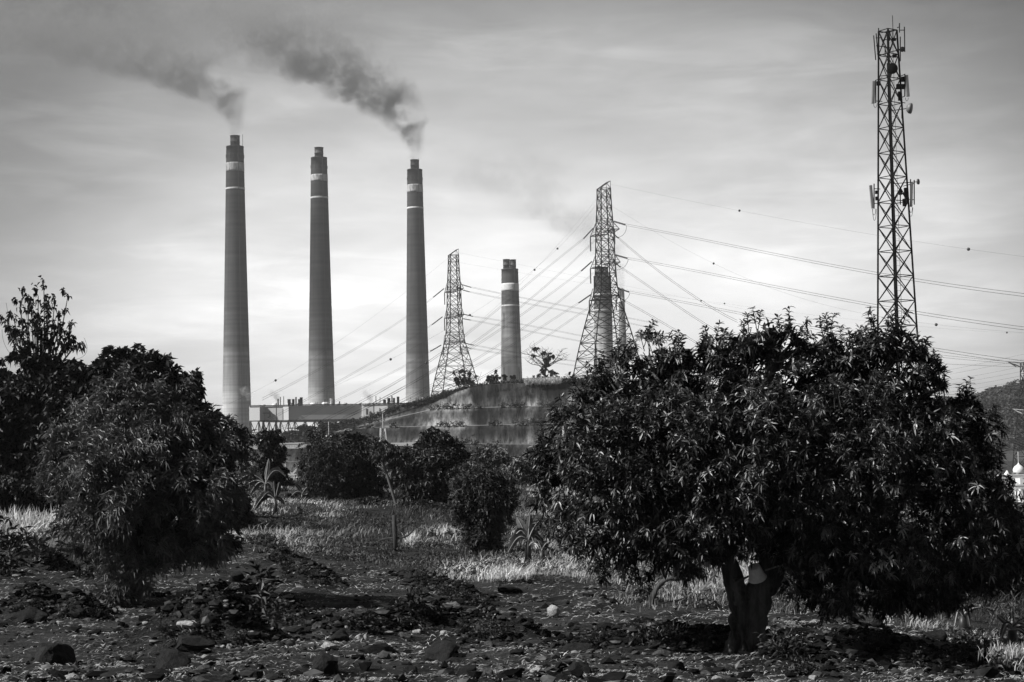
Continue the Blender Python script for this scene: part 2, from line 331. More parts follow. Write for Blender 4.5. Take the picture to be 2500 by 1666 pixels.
# ------------------------------------------------------------------ foliage tools
def leaves(C, A, nl, Lf, Wf, tone, fine=True, spread=(.5, 1.55), droop=.3, lift=0.0, fold=.25, jitter=.03, r=rng):
    """rosettes of leaves; C centres, A axes, tone per rosette"""
    N_ = len(C); K = N_*nl
    A = nrm(A); ref = nrm(r.normal(size=(N_, 3))); U = nrm(np.cross(A, ref)); W = np.cross(A, U)
    ph = (np.arange(nl)[None, :]*2*math.pi/nl + r.uniform(0, 6.28, (N_, 1)) + r.normal(0, .25, (N_, nl)))
    th = r.uniform(spread[0], spread[1], (N_, nl))
    d = A[:, None]*np.cos(th)[..., None] + (U[:, None]*np.cos(ph)[..., None] + W[:, None]*np.sin(ph)[..., None])*np.sin(th)[..., None]
    d[..., 2] += lift; d = nrm(d).reshape(K, 3)
    c = np.repeat(C, nl, 0) + r.normal(0, jitter, (K, 3)); L_ = (Lf*r.uniform(.65, 1.15, K))[:, None]; W_ = (Wf*r.uniform(.75, 1.2, K))[:, None]
    up = np.array([0, 0, 1.0])[None] + r.normal(0, .35, (K, 3)); s = nrm(np.cross(d, up)); n = np.cross(s, d); n = n*np.sign(n[:, 2:3]+1e-6)
    dr = droop*r.uniform(.4, 1.5, K)[:, None]
    tn = np.clip(np.repeat(tone, nl)*r.uniform(.75, 1.25, K), 0, 3)
    def pt(t): q = c + d*L_*t; q = q.copy(); q[:, 2:3] -= dr*L_*t*t; return q
    b0 = pt(0)
    if fine:
        a, e, tip = pt(.33), pt(.7), pt(1.0)
        V = np.stack([b0, a, a+s*W_*.5+n*W_*fold, a-s*W_*.5+n*W_*fold, e, e+s*W_*.42+n*W_*fold*.8, e-s*W_*.42+n*W_*fold*.8, tip], 1)
        o = (np.arange(K)*8)[:, None]
        T = np.concatenate([o+np.array([[0, 2, 1]]), o+np.array([[0, 1, 3]]), o+np.array([[4, 5, 7]]), o+np.array([[4, 7, 6]])])
        Q = np.concatenate([o+np.array([[1, 2, 5, 4]]), o+np.array([[3, 1, 4, 6]])])
        return V.reshape(-1, 3), [T, Q], np.repeat(tn, 8)
    a, tip = pt(.45), pt(1.0)
    V = np.stack([b0, a+s*W_*.5+n*W_*fold, a-s*W_*.5+n*W_*fold, tip], 1); o = (np.arange(K)*4)[:, None]
    return V.reshape(-1, 3), [np.concatenate([o+np.array([[0, 1, 3]]), o+np.array([[0, 3, 2]])])], np.repeat(tn, 4)

def lobes_world(lobes, D):
    out = []
    for l in lobes:
        px, py, rx, ry = l[:4]; dd = l[4] if len(l) > 4 else 0
        out.append((P(px, py, D+dd), np.array([S(rx, D), S((rx+ry)/2, D), S(ry, D)])))
    return out
def crown_points(LW, n, r=rng, clump=7, shell=(.68, 1.0), crad=.20, keep=.6):
    w = np.array([q[1][0]*q[1][2] for q in LW]); w = w/w.sum(); C, A, G = [], [], []
    nc = max(1, n//clump); idx = r.choice(len(LW), nc*2, p=w); cnt = 0
    for k in idx:
        c, rad = LW[k]; u = nrm(r.normal(size=3)); rr = (shell[0]+(shell[1]-shell[0])*r.random()**.6)*r.choice([.9, 1, 1, 1.12, 1.2])
        p = c + u*rad*rr
        if any(np.linalg.norm((p-c2)/r2) < keep for j, (c2, r2) in enumerate(LW) if j != k): continue
        m = int(clump*r.uniform(.5, 1.5))+1; q = p + r.normal(size=(m, 3))*rad*crad*.6
        C.append(q); A.append(nrm(u*1.0+r.normal(size=(m, 3))*.45) + np.array([0, 0, .35])); G.append(np.full(m, r.uniform(.55, 1.25))); cnt += m
        if cnt >= n: break
    return np.concatenate(C), np.concatenate(A), np.concatenate(G)
def curve(p0, p1, k=7, bend=.15, up=0.0, r=rng):
    p0, p1 = np.asarray(p0, float), np.asarray(p1, float); t = np.linspace(0, 1, k)[:, None]; L_ = np.linalg.norm(p1-p0)
    o = r.normal(size=3)*bend*L_; o2 = r.normal(size=3)*bend*.4*L_
    return p0+(p1-p0)*t + o*np.sin(math.pi*t) + o2*np.sin(2*math.pi*t) + np.array([0, 0, up*L_])*np.sin(math.pi*t)
def ridged(m, n, amp=.13, r=rng):
    a = np.arange(n)[None, :]; z = np.arange(m)[:, None]
    ph = r.uniform(0, 6.28, 6)
    return 1 + amp*(np.sin(a*2*math.pi/n*5+z*.25+ph[0])*.5 + np.sin(a*2*math.pi/n*9-z*.4+ph[1])*.5 + np.sin(a*2*math.pi/n*2+z*.9+ph[2])*.6 + r.normal(0, .25, (m, n)))

def make_tree(name, label, cat, base, fork, LW, trunk_r, n, leaf, lmat, bmat=None, group=None, inner=.25, fine=False, clump=7, tone=1.0, limb=.45, twigs=3, shell=(.68, 1.0), keep=.6, lumps=None):
    base = np.asarray(base, float); t = thing(name, label, cat, base, group)
    mb = MB(); fork = np.asarray(fork, float)
    pts = curve(base-np.array([0, 0, .15]), fork, 7, .05); rad = np.linspace(trunk_r*1.15, trunk_r*.75, 7); rad[0] *= 1.35
    mb.tube(pts, rad, 8)
    for c, rr in LW:
        e = c; k = np.linalg.norm(e-fork)
        br = curve(fork, e, 6, .08, .06); mb.tube(br, np.linspace(trunk_r*limb, trunk_r*.12, 6), 5)
        for _ in range(twigs):
            q = c+nrm(rng.normal(size=3))*rr*.8; st = br[rng.integers(3, 6)]; mb.tube(curve(st, q, 4, .08), np.linspace(trunk_r*.12, trunk_r*.03, 4), 4, cap=False)
    part(mb, 'trunk', bmat or M['bark'], t, True)
    C, A, G = crown_points(LW, n, clump=clump, shell=shell, keep=keep)
    V, Fs, T = leaves(C, A, leaf[2], leaf[0], leaf[1], G*tone, fine, **(leaf[3] if len(leaf) > 3 else {}))
    cm = MB().add(V, Fs, T)
    if inner:
        C, A, G = crown_points(LW, int(n*inner), clump=clump, shell=(.15, .65), keep=-1)
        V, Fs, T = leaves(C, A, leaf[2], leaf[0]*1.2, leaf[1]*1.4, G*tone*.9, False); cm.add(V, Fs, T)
    part(cm, 'crown', lmat, t)
    return t, cm

# ------------------------------------------------------------------ chimneys
def chimney(px, ytop, D, wtop, wbase, ybase, label, flues, bands, slots, rod, zs, vals, group, cap_h=0, ladder=True, name='chimney'):
    top = P(px, ytop, D); zb = -16.0; H = top[2]-zb; base = np.array([top[0], D, zb])
    rt, rb_px = S(wtop/2, D), S(wbase/2, D)
    zref = P(px, ybase, D)[2]; rb = rt + (rb_px-rt)*(top[2]-zb)/(top[2]-zref)
    def rad(z): u = 1-(z)/H; return rt + (rb-rt)*u*(.82+.18*u)
    t = thing(name, label, 'chimney', base, group)
    z = np.linspace(0, H, 40); prof = [(rad(a), a) for a in z] + [(rt*1.015, H+.01), (rt*1.015, H+.8), (rt*.9, H+.8), (rt*.9, H-.5)]
    part(MB().lathe(base, prof, 56, cap=(False, True)), 'shaft', stack_mat('stained_hazed_concrete', zs, vals, H), t, True)
    for fx, fw, fh in flues:
        r = S(fw/2, D); h = S(fh, D); c = base+np.array([S(fx, D), 0, H-.4]); mb = MB()
        mb.lathe(c, [(r, 0), (r, h*.48), (r*1.05, h*.485), (r*1.05, h*.52), (r, h*.525), (r, h*.97), (r*1.08, h*.975), (r*1.08, h), (r*.88, h), (r*.88, h-2)], 32, cap=(False, True))
        part(mb, 'flue', M['flue'], t, True)
    for y0, y1, mm in bands:
        za, zb_ = P(px, y1, D)[2]-zb, P(px, y0, D)[2]-zb; q = np.linspace(za, zb_, 6)
        part(MB().lathe(base, [(rad(q[0])-.1, q[0])]+[(rad(a)+.12, a) for a in q]+[(rad(q[-1])-.1, q[-1])], 56), 'painted_band', M[mm], t, True)
    for y0, y1, k, wpx in slots:
        za, zb_ = P(px, y1, D)[2]-zb, P(px, y0, D)[2]-zb; zm = (za+zb_)/2
        for i in range(k):
            a = 2*math.pi*(i+.5)/k; rr = rad(zm)
            part(MB().box(base+np.array([rr*math.cos(a), rr*math.sin(a), zm]), (.25, S(wpx, D), (zb_-za)/2), a), 'vent_slot', M['trim'], t)
    if rod:
        c = base+np.array([S(rod[0], D), 0, H]); part(MB().bar(c, c+np.array([0, 0, S(rod[1], D)]), .16), 'lightning_rod', M['steel'], t)
    if ladder:
        a = math.radians(-60); pts = [base+np.array([(rad(zz)+.35)*math.cos(a), (rad(zz)+.35)*math.sin(a), zz]) for zz in np.linspace(5, H, 12)]
        part(MB().tube(pts, .22, 4), 'ladder', M['trim'], t)
    return t, base, H
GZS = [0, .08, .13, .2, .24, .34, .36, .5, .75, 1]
GV = [.64, .58, .45, .38, .24, .17, .10, .065, .05, .04]  # pale foot values paint the low haze into the concrete
grp = 'tall single-flue power station chimneys'
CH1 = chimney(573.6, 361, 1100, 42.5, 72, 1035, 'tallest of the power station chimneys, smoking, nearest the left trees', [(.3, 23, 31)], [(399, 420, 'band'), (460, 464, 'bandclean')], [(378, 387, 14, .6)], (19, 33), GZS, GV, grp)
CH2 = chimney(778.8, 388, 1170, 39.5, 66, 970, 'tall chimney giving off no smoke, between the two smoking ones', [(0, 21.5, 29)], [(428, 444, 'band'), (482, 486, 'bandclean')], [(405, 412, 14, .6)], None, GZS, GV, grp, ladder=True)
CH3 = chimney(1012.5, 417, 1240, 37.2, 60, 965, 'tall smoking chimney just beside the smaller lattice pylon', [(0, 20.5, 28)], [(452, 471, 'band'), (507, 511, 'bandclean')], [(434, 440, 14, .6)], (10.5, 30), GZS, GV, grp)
g2 = 'short twin-flue chimneys'
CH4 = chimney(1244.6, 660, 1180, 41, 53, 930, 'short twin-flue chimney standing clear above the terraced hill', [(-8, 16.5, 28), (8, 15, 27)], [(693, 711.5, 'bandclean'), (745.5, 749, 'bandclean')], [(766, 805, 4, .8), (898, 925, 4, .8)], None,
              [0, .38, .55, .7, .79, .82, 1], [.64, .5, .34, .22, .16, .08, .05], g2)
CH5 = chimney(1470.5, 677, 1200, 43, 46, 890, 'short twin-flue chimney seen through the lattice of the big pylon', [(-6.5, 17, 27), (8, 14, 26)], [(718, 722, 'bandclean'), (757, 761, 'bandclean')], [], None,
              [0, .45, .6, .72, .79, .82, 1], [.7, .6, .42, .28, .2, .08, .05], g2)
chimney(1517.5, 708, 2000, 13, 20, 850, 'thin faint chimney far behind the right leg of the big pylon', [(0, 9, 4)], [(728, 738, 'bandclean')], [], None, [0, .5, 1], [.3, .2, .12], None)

# ------------------------------------------------------------------ power station building on steel legs
def power_building():
    pts = [(608.5, 800), (634, 797), (646, 803.5), (690.5, 801.5), (704.5, 798), (705.5, 798.6), (883, 807), (884.5, 805.5), (912, 804.5), (946.5, 802.5), (948, 803.5), (1060, 812)]
    zt, zb = P(640, 991.5, 790)[2], P(640, 1028, 790)[2]
    base = np.array([P(780, 1028, 800)[0], 800, -16.0])
    t = thing('power_station_building', 'long pale windowless boiler building raised on steel legs in front of the chimneys', 'building', base)
    xy = [(P(px, 1000, D)[0], D) for px, D in pts]; back = [(xy[-1][0]+3, 960), (xy[0][0]-1, 880)]
    poly = xy+back; n = len(poly); mb = MB()
    V = [(x, y, zb) for x, y in poly]+[(x, y, zt) for x, y in poly]
    mb.add(V, [np.array([(i, (i+1) % n, (i+1) % n+n, i+n) for i in range(n)]), np.arange(n)[None, ::-1], (np.arange(n)+n)[None, :]])
    part(mb, 'wall', M['wallsteel'], t)
    tm = MB()
    for i in range(len(xy)-1):
        a, b_ = np.array([*xy[i], zt+.35]), np.array([*xy[i+1], zt+.35]); tm.bar(a-np.array([0, .3, 0]), b_-np.array([0, .3, 0]), .38)
        tm.bar(a+np.array([0, -.3, zb-zt-.3]), b_+np.array([0, -.3, zb-zt-.3]), .42)
    part(tm, 'roof_edge', M['trim'], t)
    def dat(px):
        xs = [p[0] for p in pts]; return float(np.interp(px, xs, [p[1] for p in pts]))
    # mushroom roof vents
    for px, w, dd in [(643, 12, 8), (670, 14, 8), (708, 16, 10), (731, 13, 10), (765, 16, 10), (795, 19, 12), (824, 12, 12), (842, 13, 6), (878, 12, 6), (899, 12, 6), (953, 18, 10), (924, 11, 8), (997, 16, 10)]:
        D = dat(px)+dd; c = np.array([P(px, 985, D)[0], D, zt]); r = S(w/2, D)
        part(MB().lathe(c, [(r*.55, -.2), (r*.55, r*.35), (r*.95, r*.4), (r, r*.65), (r*.7, r*.95)], 20, cap=(False, True)), 'roof_vent', M['white'] if w > 13 else M['wallsteel'], t, True)
    # roof stacks: px, width, height px above the roof
    for px, w, h, mm in [(679, 4, 20, 'trim'), (684.7, 2.4, 24, 'trim'), (692.7, 2, 25, 'trim'), (706, 9, 18, 'steel'), (716, 7, 18, 'steel'), (722.7, 4, 23, 'trim'), (730, 5, 18, 'steel'), (735.5, 8, 22, 'steel'), (771, 1.2, 11, 'trim'), (775.5, 1.2, 11, 'trim'),
                         (792.5, 1.6, 17, 'trim'), (795.5, 1.6, 17, 'trim'), (799, 1.6, 17, 'trim'), (808.5, 7, 18, 'galv'), (829, 3.6, 11, 'trim'), (918, 2, 23, 'trim'), (928, 1.6, 20, 'trim'), (939, 8, 13, 'steel'), (949.5, 8.5, 17, 'steel'), (957, 3.6, 22, 'trim'), (962, 6, 17, 'steel'), (972, 7, 20, 'steel'),
                         (1002, 1.2, 9, 'trim'), (1016, 3.4, 16, 'trim'), (1032, 4, 18, 'galv'), (912, 5, 6, 'trim')]:
        D = dat(px)+9; c = np.array([P(px, 985, D)[0], D, zt-.2]); r = S(w/2, D); hh = S(h, D)
        part(MB().lathe(c, [(r*.9, 0), (r*.9, hh*.94), (r, hh*.95), (r, hh), (r*.8, hh), (r*.8, hh-.6)], 16, cap=(False, True)), 'roof_stack', M[mm], t, True)
    # door recess, wall bracket, tall downpipes
    p = P(896.5, 1006, dat(896.5)-1.2); part(MB().box(p, (S(2.6, 830), .5, S(7, 830))), 'opening', M['trim'], t)
    D = dat(658)-1.6; mb = MB(); mb.box(P(659, 1011, D), (S(1.3, D), .6, S(7.5, D))); mb.box(P(650, 1009, D), (S(9, D), .5, S(.9, D))); mb.box(P(656, 1019, D), (S(2.5, D), .5, S(1, D))); part(mb, 'wall_bracket', M['trim'], t)
    for px, y1 in ((674.5, 1063), (912.5, 1018)):
        D = dat(px)-2; a, b_ = P(px, 984, D), P(px, y1, D); b_[0] = a[0]; part(MB().bar(a, b_, S(1.3, D), 8), 'downpipe', M['trim'], t)
    # legs and bracing
    xs = [611, 632, 643, 657, 674, 685, 704, 720, 745, 768, 802, 820, 850, 880]
    feet = []
    for px in xs:
        D = dat(px)+6; a = P(px, 1027, D); f = np.array([a[0], D, -16.0]); feet.append((a, f)); part(MB().bar(f, a+np.array([0, 0, 1]), .75 if px in (611, 643, 674) else .45), 'leg', M['trim' if px in (611, 632, 643, 674) else 'wallsteel'], t)
    bm = MB()
    for (a, f), (a2, f2) in zip(feet[:-1], feet[1:]):
        if abs(a2[0]-a[0]) < 1.5: continue
        m1, m2 = a*.55+f*.45, a2*.55+f2*.45; bm.bar(a, m2, .22); bm.bar(a2, m1, .22); bm.bar(m1, f2, .22); bm.bar(m2, f, .22); bm.bar(m1, m2, .25)
    part(bm, 'bracing', M['steel'], t)
    bm = MB()
    for i in range(2):
        for px, y in ((748, 1044), (700, 1046), (790, 1046)): a = P(px, y, 815); b_ = P(px+40, y-1, 815); bm.bar(a, b_, .35)
    part(bm, 'walkway', M['galv'], t)
power_building()

# ------------------------------------------------------------------ terraced hill
def poly_y(pts, x): return float(np.interp(x, [p[0] for p in pts], [p[1] for p in pts]))
CREST = [(400, 1112), (560, 1098), (640, 1092), (704, 1083), (755, 1076), (800, 1062), (844, 1046), (883, 1024), (907, 1018), (935, 1008), (982, 991), (1036, 977), (1077, 962), (1117, 950), (1164, 941), (1222, 935), (1279, 931), (1361, 927), (1500, 924), (1700, 930), (1850, 960), (1950, 1010), (2020, 1080), (2060, 1130)]
LEDGES = [[(400, 1150), (1063, 998), (1300, 992), (2100, 990)], [(400, 1110), (900, 1044), (1100, 1040), (1300, 1036), (1480, 1032), (2100, 1030)], [(400, 1112), (680, 1087), (1000, 1083), (1300, 1085), (1500, 1083), (2100, 1085)],
          [(400, 1128), (1130, 1127), (1300, 1124), (2100, 1125)]]
HD = [402, 388, 374, 360, 346]
def build_hill():
    pxs = np.linspace(400, 2060, 260); rows = []; mats = []
    def Dp(base, px): return base + 55*max(0, (900-px)/500)**1.5*0 + 30*((px-1250)/800)**2
    def row(fy, D, mi):
        r = []
        for px in pxs:
            cy = poly_y(CREST, px); y = max(fy(px), cy); q = max(0.0, y-cy)
            p = P(px, y, Dp(D, px)); r.append(p)
        rows.append(np.array(r)); mats.append(mi)
    # back side and plateau
    back = []
    for px in pxs: p = P(px, poly_y(CREST, px), Dp(402, px)); back.append((p[0]*1.02, p[1]+150, -17))
    rows.append(np.array(back)); mats.append(2)
    pl = []
    for px in pxs: p = P(px, poly_y(CREST, px), Dp(402, px)); pl.append((p[0], p[1]+45, p[2]-1.2))
    rows.append(np.array(pl)); mats.append(2)
    row(lambda x: poly_y(CREST, x), 402, 2)
    row(lambda x: poly_y(CREST, x)+5+3*math.sin(x*.02), 400, 2)
    ys = LEDGES
    for k in range(4):
        f = ys[k]
        for u in (.25, .5, .75): # intermediate rows of the face
            prev = (lambda x: poly_y(CREST, x)+8) if k == 0 else (lambda x, kk=k: poly_y(ys[kk-1], x)+1)
            row(lambda x, u=u, prev=prev, f=f: prev(x)*(1-u)+poly_y(f, x)*u, HD[k]-.5-(HD[k]-HD[k+1]-3.7)*u, 0)
        row(lambda x, f=f: poly_y(f, x)-.6, HD[k+1]+3.2, 0)
        row(lambda x, f=f: poly_y(f, x)+.6, HD[k+1], 1)
    row(lambda x: 1160, 338, 0); row(lambda x: 1200, 325, 2)
    V = np.array(rows); m, n = V.shape[:2]
    # relief on the sprayed faces
    for i in range(4, m-2):
        if mats[i] == 0: V[i, :, 1] += 2.2*vnoise(V[i, :, 0]/5.5+.8*i, V[i, :, 2]/9, 5)+.9*vnoise(V[i, :, 0]/1.8+i*.3, V[i, :, 2]/6, 6)
    V[-1, :, 2] = np.minimum(V[-1, :, 2], -15.6)
    ii = np.arange(m-1)[:, None]*n; jj = np.arange(n-1)[None, :]
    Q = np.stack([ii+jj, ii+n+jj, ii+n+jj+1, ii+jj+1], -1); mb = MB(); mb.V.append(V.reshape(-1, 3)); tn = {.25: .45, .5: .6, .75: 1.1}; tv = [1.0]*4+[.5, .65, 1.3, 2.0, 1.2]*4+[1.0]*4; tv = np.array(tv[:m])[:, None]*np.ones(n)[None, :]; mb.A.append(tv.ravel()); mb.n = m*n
    mb.F.append(Q.reshape(-1, 4)); mb.M.append(np.repeat(np.array(mats[1:]), n-1))
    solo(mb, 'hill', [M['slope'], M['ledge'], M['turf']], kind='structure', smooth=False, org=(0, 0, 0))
build_hill()

def hill_far():
    # wooded hill on the right horizon
    D0 = 950; prof = [(1900, 1070), (2100, 1040), (2250, 1010), (2330, 992), (2390, 979), (2440, 966), (2500, 948), (2600, 925), (2760, 905), (3000, 930), (3300, 1000), (3500, 1060)]
    pxs = np.linspace(1900, 3500, 90); rows = []
    for u in np.linspace(-1, 1, 40):
        r = []
        for px in pxs:
            y = poly_y(prof, px); top = P(px, y, D0); h = max(.1, top[2]+16)
            k = 1-abs(u)**1.3; yy = D0+u*260; zz = -16.3 + h*k + 6*float(vnoise(px/30, u*6, 9))*k; r.append((top[0]*(yy/D0)**.3, yy, zz))
        rows.append(r)
    V = np.array(rows); m, n = V.shape[:2]; ii = np.arange(m-1)[:, None]*n; jj = np.arange(n-1)[None, :]
    Q = np.stack([ii+jj, ii+jj+1, ii+n+jj+1, ii+n+jj], -1).reshape(-1, 4)
    solo(MB().add(V.reshape(-1, 3), Q), 'hills', M['hillveg'], kind='structure', smooth=True, org=(0, 0, 0))
    # woodland on it
    r = np.random.default_rng(3); C = []; A = []; T = []
    for _ in range(2600):
        i = r.integers(0, 22); j = r.integers(0, n-1); p = V[i, j]*(1-r.random()) + V[i+1, j+1]*r.random() if False else V[i, j]+(V[i+1, j]-V[i, j])*r.random()+(V[i, j+1]-V[i, j])*r.random()
        if p[2] < -12: continue
        s = r.uniform(2.2, 5); k = 26; u = nrm(r.normal(size=(k, 3))); u[:, 2] = abs(u[:, 2])
        C.append(p+np.array([0, 0, s*.4])+u*s*np.array([1, 1, .9])); A.append(u); T.append(np.full(k, r.uniform(.5, 1.4)))
    Vv, Fs, tt = leaves(np.concatenate(C), np.concatenate(A), 3, 1.9, 1.5, np.concatenate(T), False, r=r)
    solo(MB().add(Vv, Fs, tt), 'distant_wood', M['leaffar'], 'dark woodland covering the hill on the right horizon', 'woodland', kind='stuff', org=(V[:, :, 0].mean(), D0, -16))
hill_far()

# ------------------------------------------------------------------ lattice work
def lattice(parent, base, levels, rot, legr, brr, steel, subdiv=1, legs_name='leg', brname='bracing', cross=True):
    """square lattice: levels = [(z, half width, lean x)]"""
    ca, sa = math.cos(rot), math.sin(rot)
    def cor(l, k):
        z, h = l[0], l[1]; sx, sy = [(-1, -1), (1, -1), (1, 1), (-1, 1)][k]; x, y = sx*h, sy*h
        return np.array([base[0]+x*ca-y*sa, base[1]+x*sa+y*ca, base[2]+z])
    for k in range(4): part(MB().tube([cor(l, k) for l in levels], legr, 4), legs_name, steel, parent)
    br = MB()
    for i in range(len(levels)-1):
        for k in range(4):
            a, b_, c, d = cor(levels[i], k), cor(levels[i], (k+1) % 4), cor(levels[i+1], (k+1) % 4), cor(levels[i+1], k)
            br.bar(a, c, brr); br.bar(b_, d, brr); br.bar(d, c, brr)
            if subdiv > 1 and levels[i][1] > 3:
                m = (a+b_+c+d)/4; br.bar((a+d)/2, m, brr*.7); br.bar((b_+c)/2, m, brr*.7); br.bar((a+d)/2, a*.75+c*.25, brr*.7); br.bar((b_+c)/2, b_*.75+d*.25, brr*.7)
    part(br, brname, steel, parent)
    return cor

def pylon(px, ytop, D, rot, sc, label, unit, zb, name='transmission_pylon', steel='steel'):
    """unit: metres per crop pixel; heights measured down from the top"""
    top = P(px, ytop, D); base = np.array([top[0], D, zb]); H = top[2]-zb
    t = thing(name, label, 'pylon', base, 'lattice transmission pylons')
    u = unit
    def z(k): return H-k*u
    ws = [(0, 1.56), (55, 1.6), (125, 1.72), (200, 1.88), (262, 2.03), (330, 2.1), (400, 2.18), (475, 2.27), (545, 2.4), (620, 2.6), (690, 2.95), (790, 4.1), (890, 5.2), (990, 6.2), (1090, 7.1), (1200, 8.0)]
    lv = [(z(k), w*sc) for k, w in ws if z(k) > .5]
    kl = (H)/u; lv.append((0, float(np.interp(kl, [w[0] for w in ws]+[1500], [w[1] for w in ws]+[10.4]))*sc)); lv = lv[::-1]
    cor = lattice(t, base, lv, rot, .22*sc, .11*sc, M[steel], 2)
    ca, sa = math.cos(rot), math.sin(rot); ax = np.array([-sa, ca, 0]); bx = np.array([ca, sa, 0])
    # slanted cap
    cm = MB(); c4 = [cor(lv[-1], k) for k in range(4)]
    hi = [c4[1]+np.array([0, 0, 2.2*sc]), c4[2]+np.array([0, 0, 2.2*sc])]
    for a, b_ in ((c4[0], hi[0]), (c4[3], hi[1]), (c4[1], hi[0]), (c4[2], hi[1]), (hi[0], hi[1]), (c4[0], hi[1]), (c4[3], hi[0]), (c4[1], hi[1])): cm.bar(a, b_, .09*sc)
    part(cm, 'cap', M[steel], t)
    tips = {}
    for lvl, k in enumerate((277, 487, 697)):
        zz = z(k); hw = float(np.interp(k, [w[0] for w in ws], [w[1] for w in ws]))*sc
        for sgn in (-1, 1):
            m = MB(); tip = base+ax*sgn*(hw+7.2*sc)+bx*(-.4*hw)+np.array([0, 0, zz-.4*sc]); tips[(lvl, sgn)] = tip
            c = [base+ax*sgn*hw+bx*s_*hw+np.array([0, 0, zz+dz]) for s_ in (-1, 1) for dz in (-.6*sc, 2.6*sc)]
            tp2 = tip+bx*1.6*sc
            for a in (c[0], c[1]): m.bar(a, tip, .11*sc)
            for a in (c[2], c[3]): m.bar(a, tp2, .11*sc)
            m.bar(tip, tp2, .1*sc); m.bar(c[0], tp2, .07*sc); m.bar(c[2], tip, .07*sc); m.bar(c[0], c[2], .12*sc); m.bar(c[1], c[3], .09*sc)
            for q in (.33, .66):
                A_, B_, C_ = c[0]*(1-q)+tip*q, c[2]*(1-q)+tp2*q, c[1]*(1-q)+tip*q; m.bar(A_, B_, .07*sc); m.bar(A_, C_, .06*sc); m.bar(C_, c[3]*(1-q)+tp2*q, .06*sc)
            ca_ = part(m, 'crossarm', M[steel], t)
            # hanging jumper insulator
            part(MB().tube([tip, tip+np.array([0, 0, -4.6*sc])], .19*sc, 6), 'insulator', M['trim'], ca_)
    return t, tips, base, H
def wire_pts(pts, n=26):
    Q = np.array([P(*p) for p in pts]) if len(pts[0]) == 3 and not isinstance(pts[0], np.ndarray) else np.array(pts)
    if len(Q) == 2: return Q[0]+(Q[1]-Q[0])*np.linspace(0, 1, n)[:, None]
    # monotone smooth interpolation along the pixel span
    t = np.concatenate([[0], np.cumsum(np.linalg.norm(np.diff(Q, axis=0), axis=1))]); t /= t[-1]; deg = min(2, len(Q)-1)
    out = []; tt = np.linspace(0, 1, n*2)
    for k in range(3): out.append(np.polyval(np.polyfit(t, Q[:, k], deg if len(Q) < 4 else 3), tt))
    return np.stack(out, 1)
def cable(pts, label, group, r=.035, name='power_cable'):
    w = wire_pts(pts); o = solo(MB().tube(w, r, 4), name, M['wire'], label, 'cable', group, org=tuple(w[0])); return w

PY2 = pylon(1474, 461, 470, math.radians(20), 1.0, 'big lattice pylon rising behind the mango tree with a twin-flue chimney behind it', S(1/2.613, 470), -6)
PY1 = pylon(1107, 623, 587, math.radians(20), 1.0, 'smaller lattice pylon on the left end of the terraced hill beside a tall chimney', S(1/2.613, 587)*.8, -8)

def string_ins(pa, pb, parent, r=.2): part(MB().tube([pa, pb], r, 6), 'insulator_string', M['trim'], parent)
GW = 'conductors hung between the pylons'
def bundle(pts, label, sep=.45, r=.032, name='power_cable'):
    """two sub-conductors one above the other"""
    for s_ in (-.5, .5):
        Q = [P(*p)+np.array([0, 0, s_*sep]) for p in pts]; w = wire_pts(Q); solo(MB().tube(w, r, 4), name, M['wire'], label, 'cable', GW, org=tuple(w[0]))
    for q in (.12, .38, .66):
        pass
# insulator strings and conductors leaving the big pylon to the left
t2 = PY2[0]; t1 = PY1[0]
L2 = [((1448, 558), (1425, 583), [(1425, 583, 466), (1265, 714, 420), (1110, 838, 370), (960, 938, 330), (700, 1068, 290)], 'upper'),
      ((1445, 639), (1419, 662), [(1419, 662, 466), (1270, 772, 420), (1120, 868, 370), (960, 962, 330), (740, 1072, 290)], 'middle'),
      ((1442, 720), (1413, 740), [(1413, 740, 466), (1270, 830, 420), (1130, 912, 370), (980, 985, 330), (800, 1070, 295)], 'lower')]
for a, b_, pts, nm in L2:
    string_ins(P(*a, 468), P(*b_, 466), t2); bundle(pts, 'twin %s conductor sagging from the big pylon down left to the substation' % nm)
for k, (pts, nm) in enumerate([([(1455, 585, 476), (1300, 725, 430), (1140, 850, 380), (980, 950, 340), (840, 1020, 300)], 'upper'), ([(1452, 665, 476), (1300, 785, 430), (1150, 885, 380), (990, 975, 340), (850, 1040, 300)], 'middle'), ([(1448, 745, 476), (1320, 832, 430), (1170, 925, 380), (1060, 975, 350)], 'lower')]):
    bundle(pts, '%s far-side conductor running down left from the big pylon behind the others' % nm)
L1 = [((1084, 705), (1058, 726), [(1058, 726, 584), (1000, 769, 540), (883, 843, 470), (755, 915, 400), (640, 975, 330)], 'upper'),
      ((1080, 774), (1055, 793), [(1055, 793, 584), (990, 834, 540), (880, 903, 470), (760, 968, 400), (650, 1030, 330)], 'middle'),
      ((1077, 843), (1051, 858), [(1051, 858, 584), (990, 892, 540), (880, 950, 470), (770, 1003, 400), (660, 1060, 330)], 'lower')]
for a, b_, pts, nm in L1:
    string_ins(P(*a, 586), P(*b_, 584), t1); bundle(pts, 'twin %s conductor falling left from the smaller pylon across the chimneys' % nm)
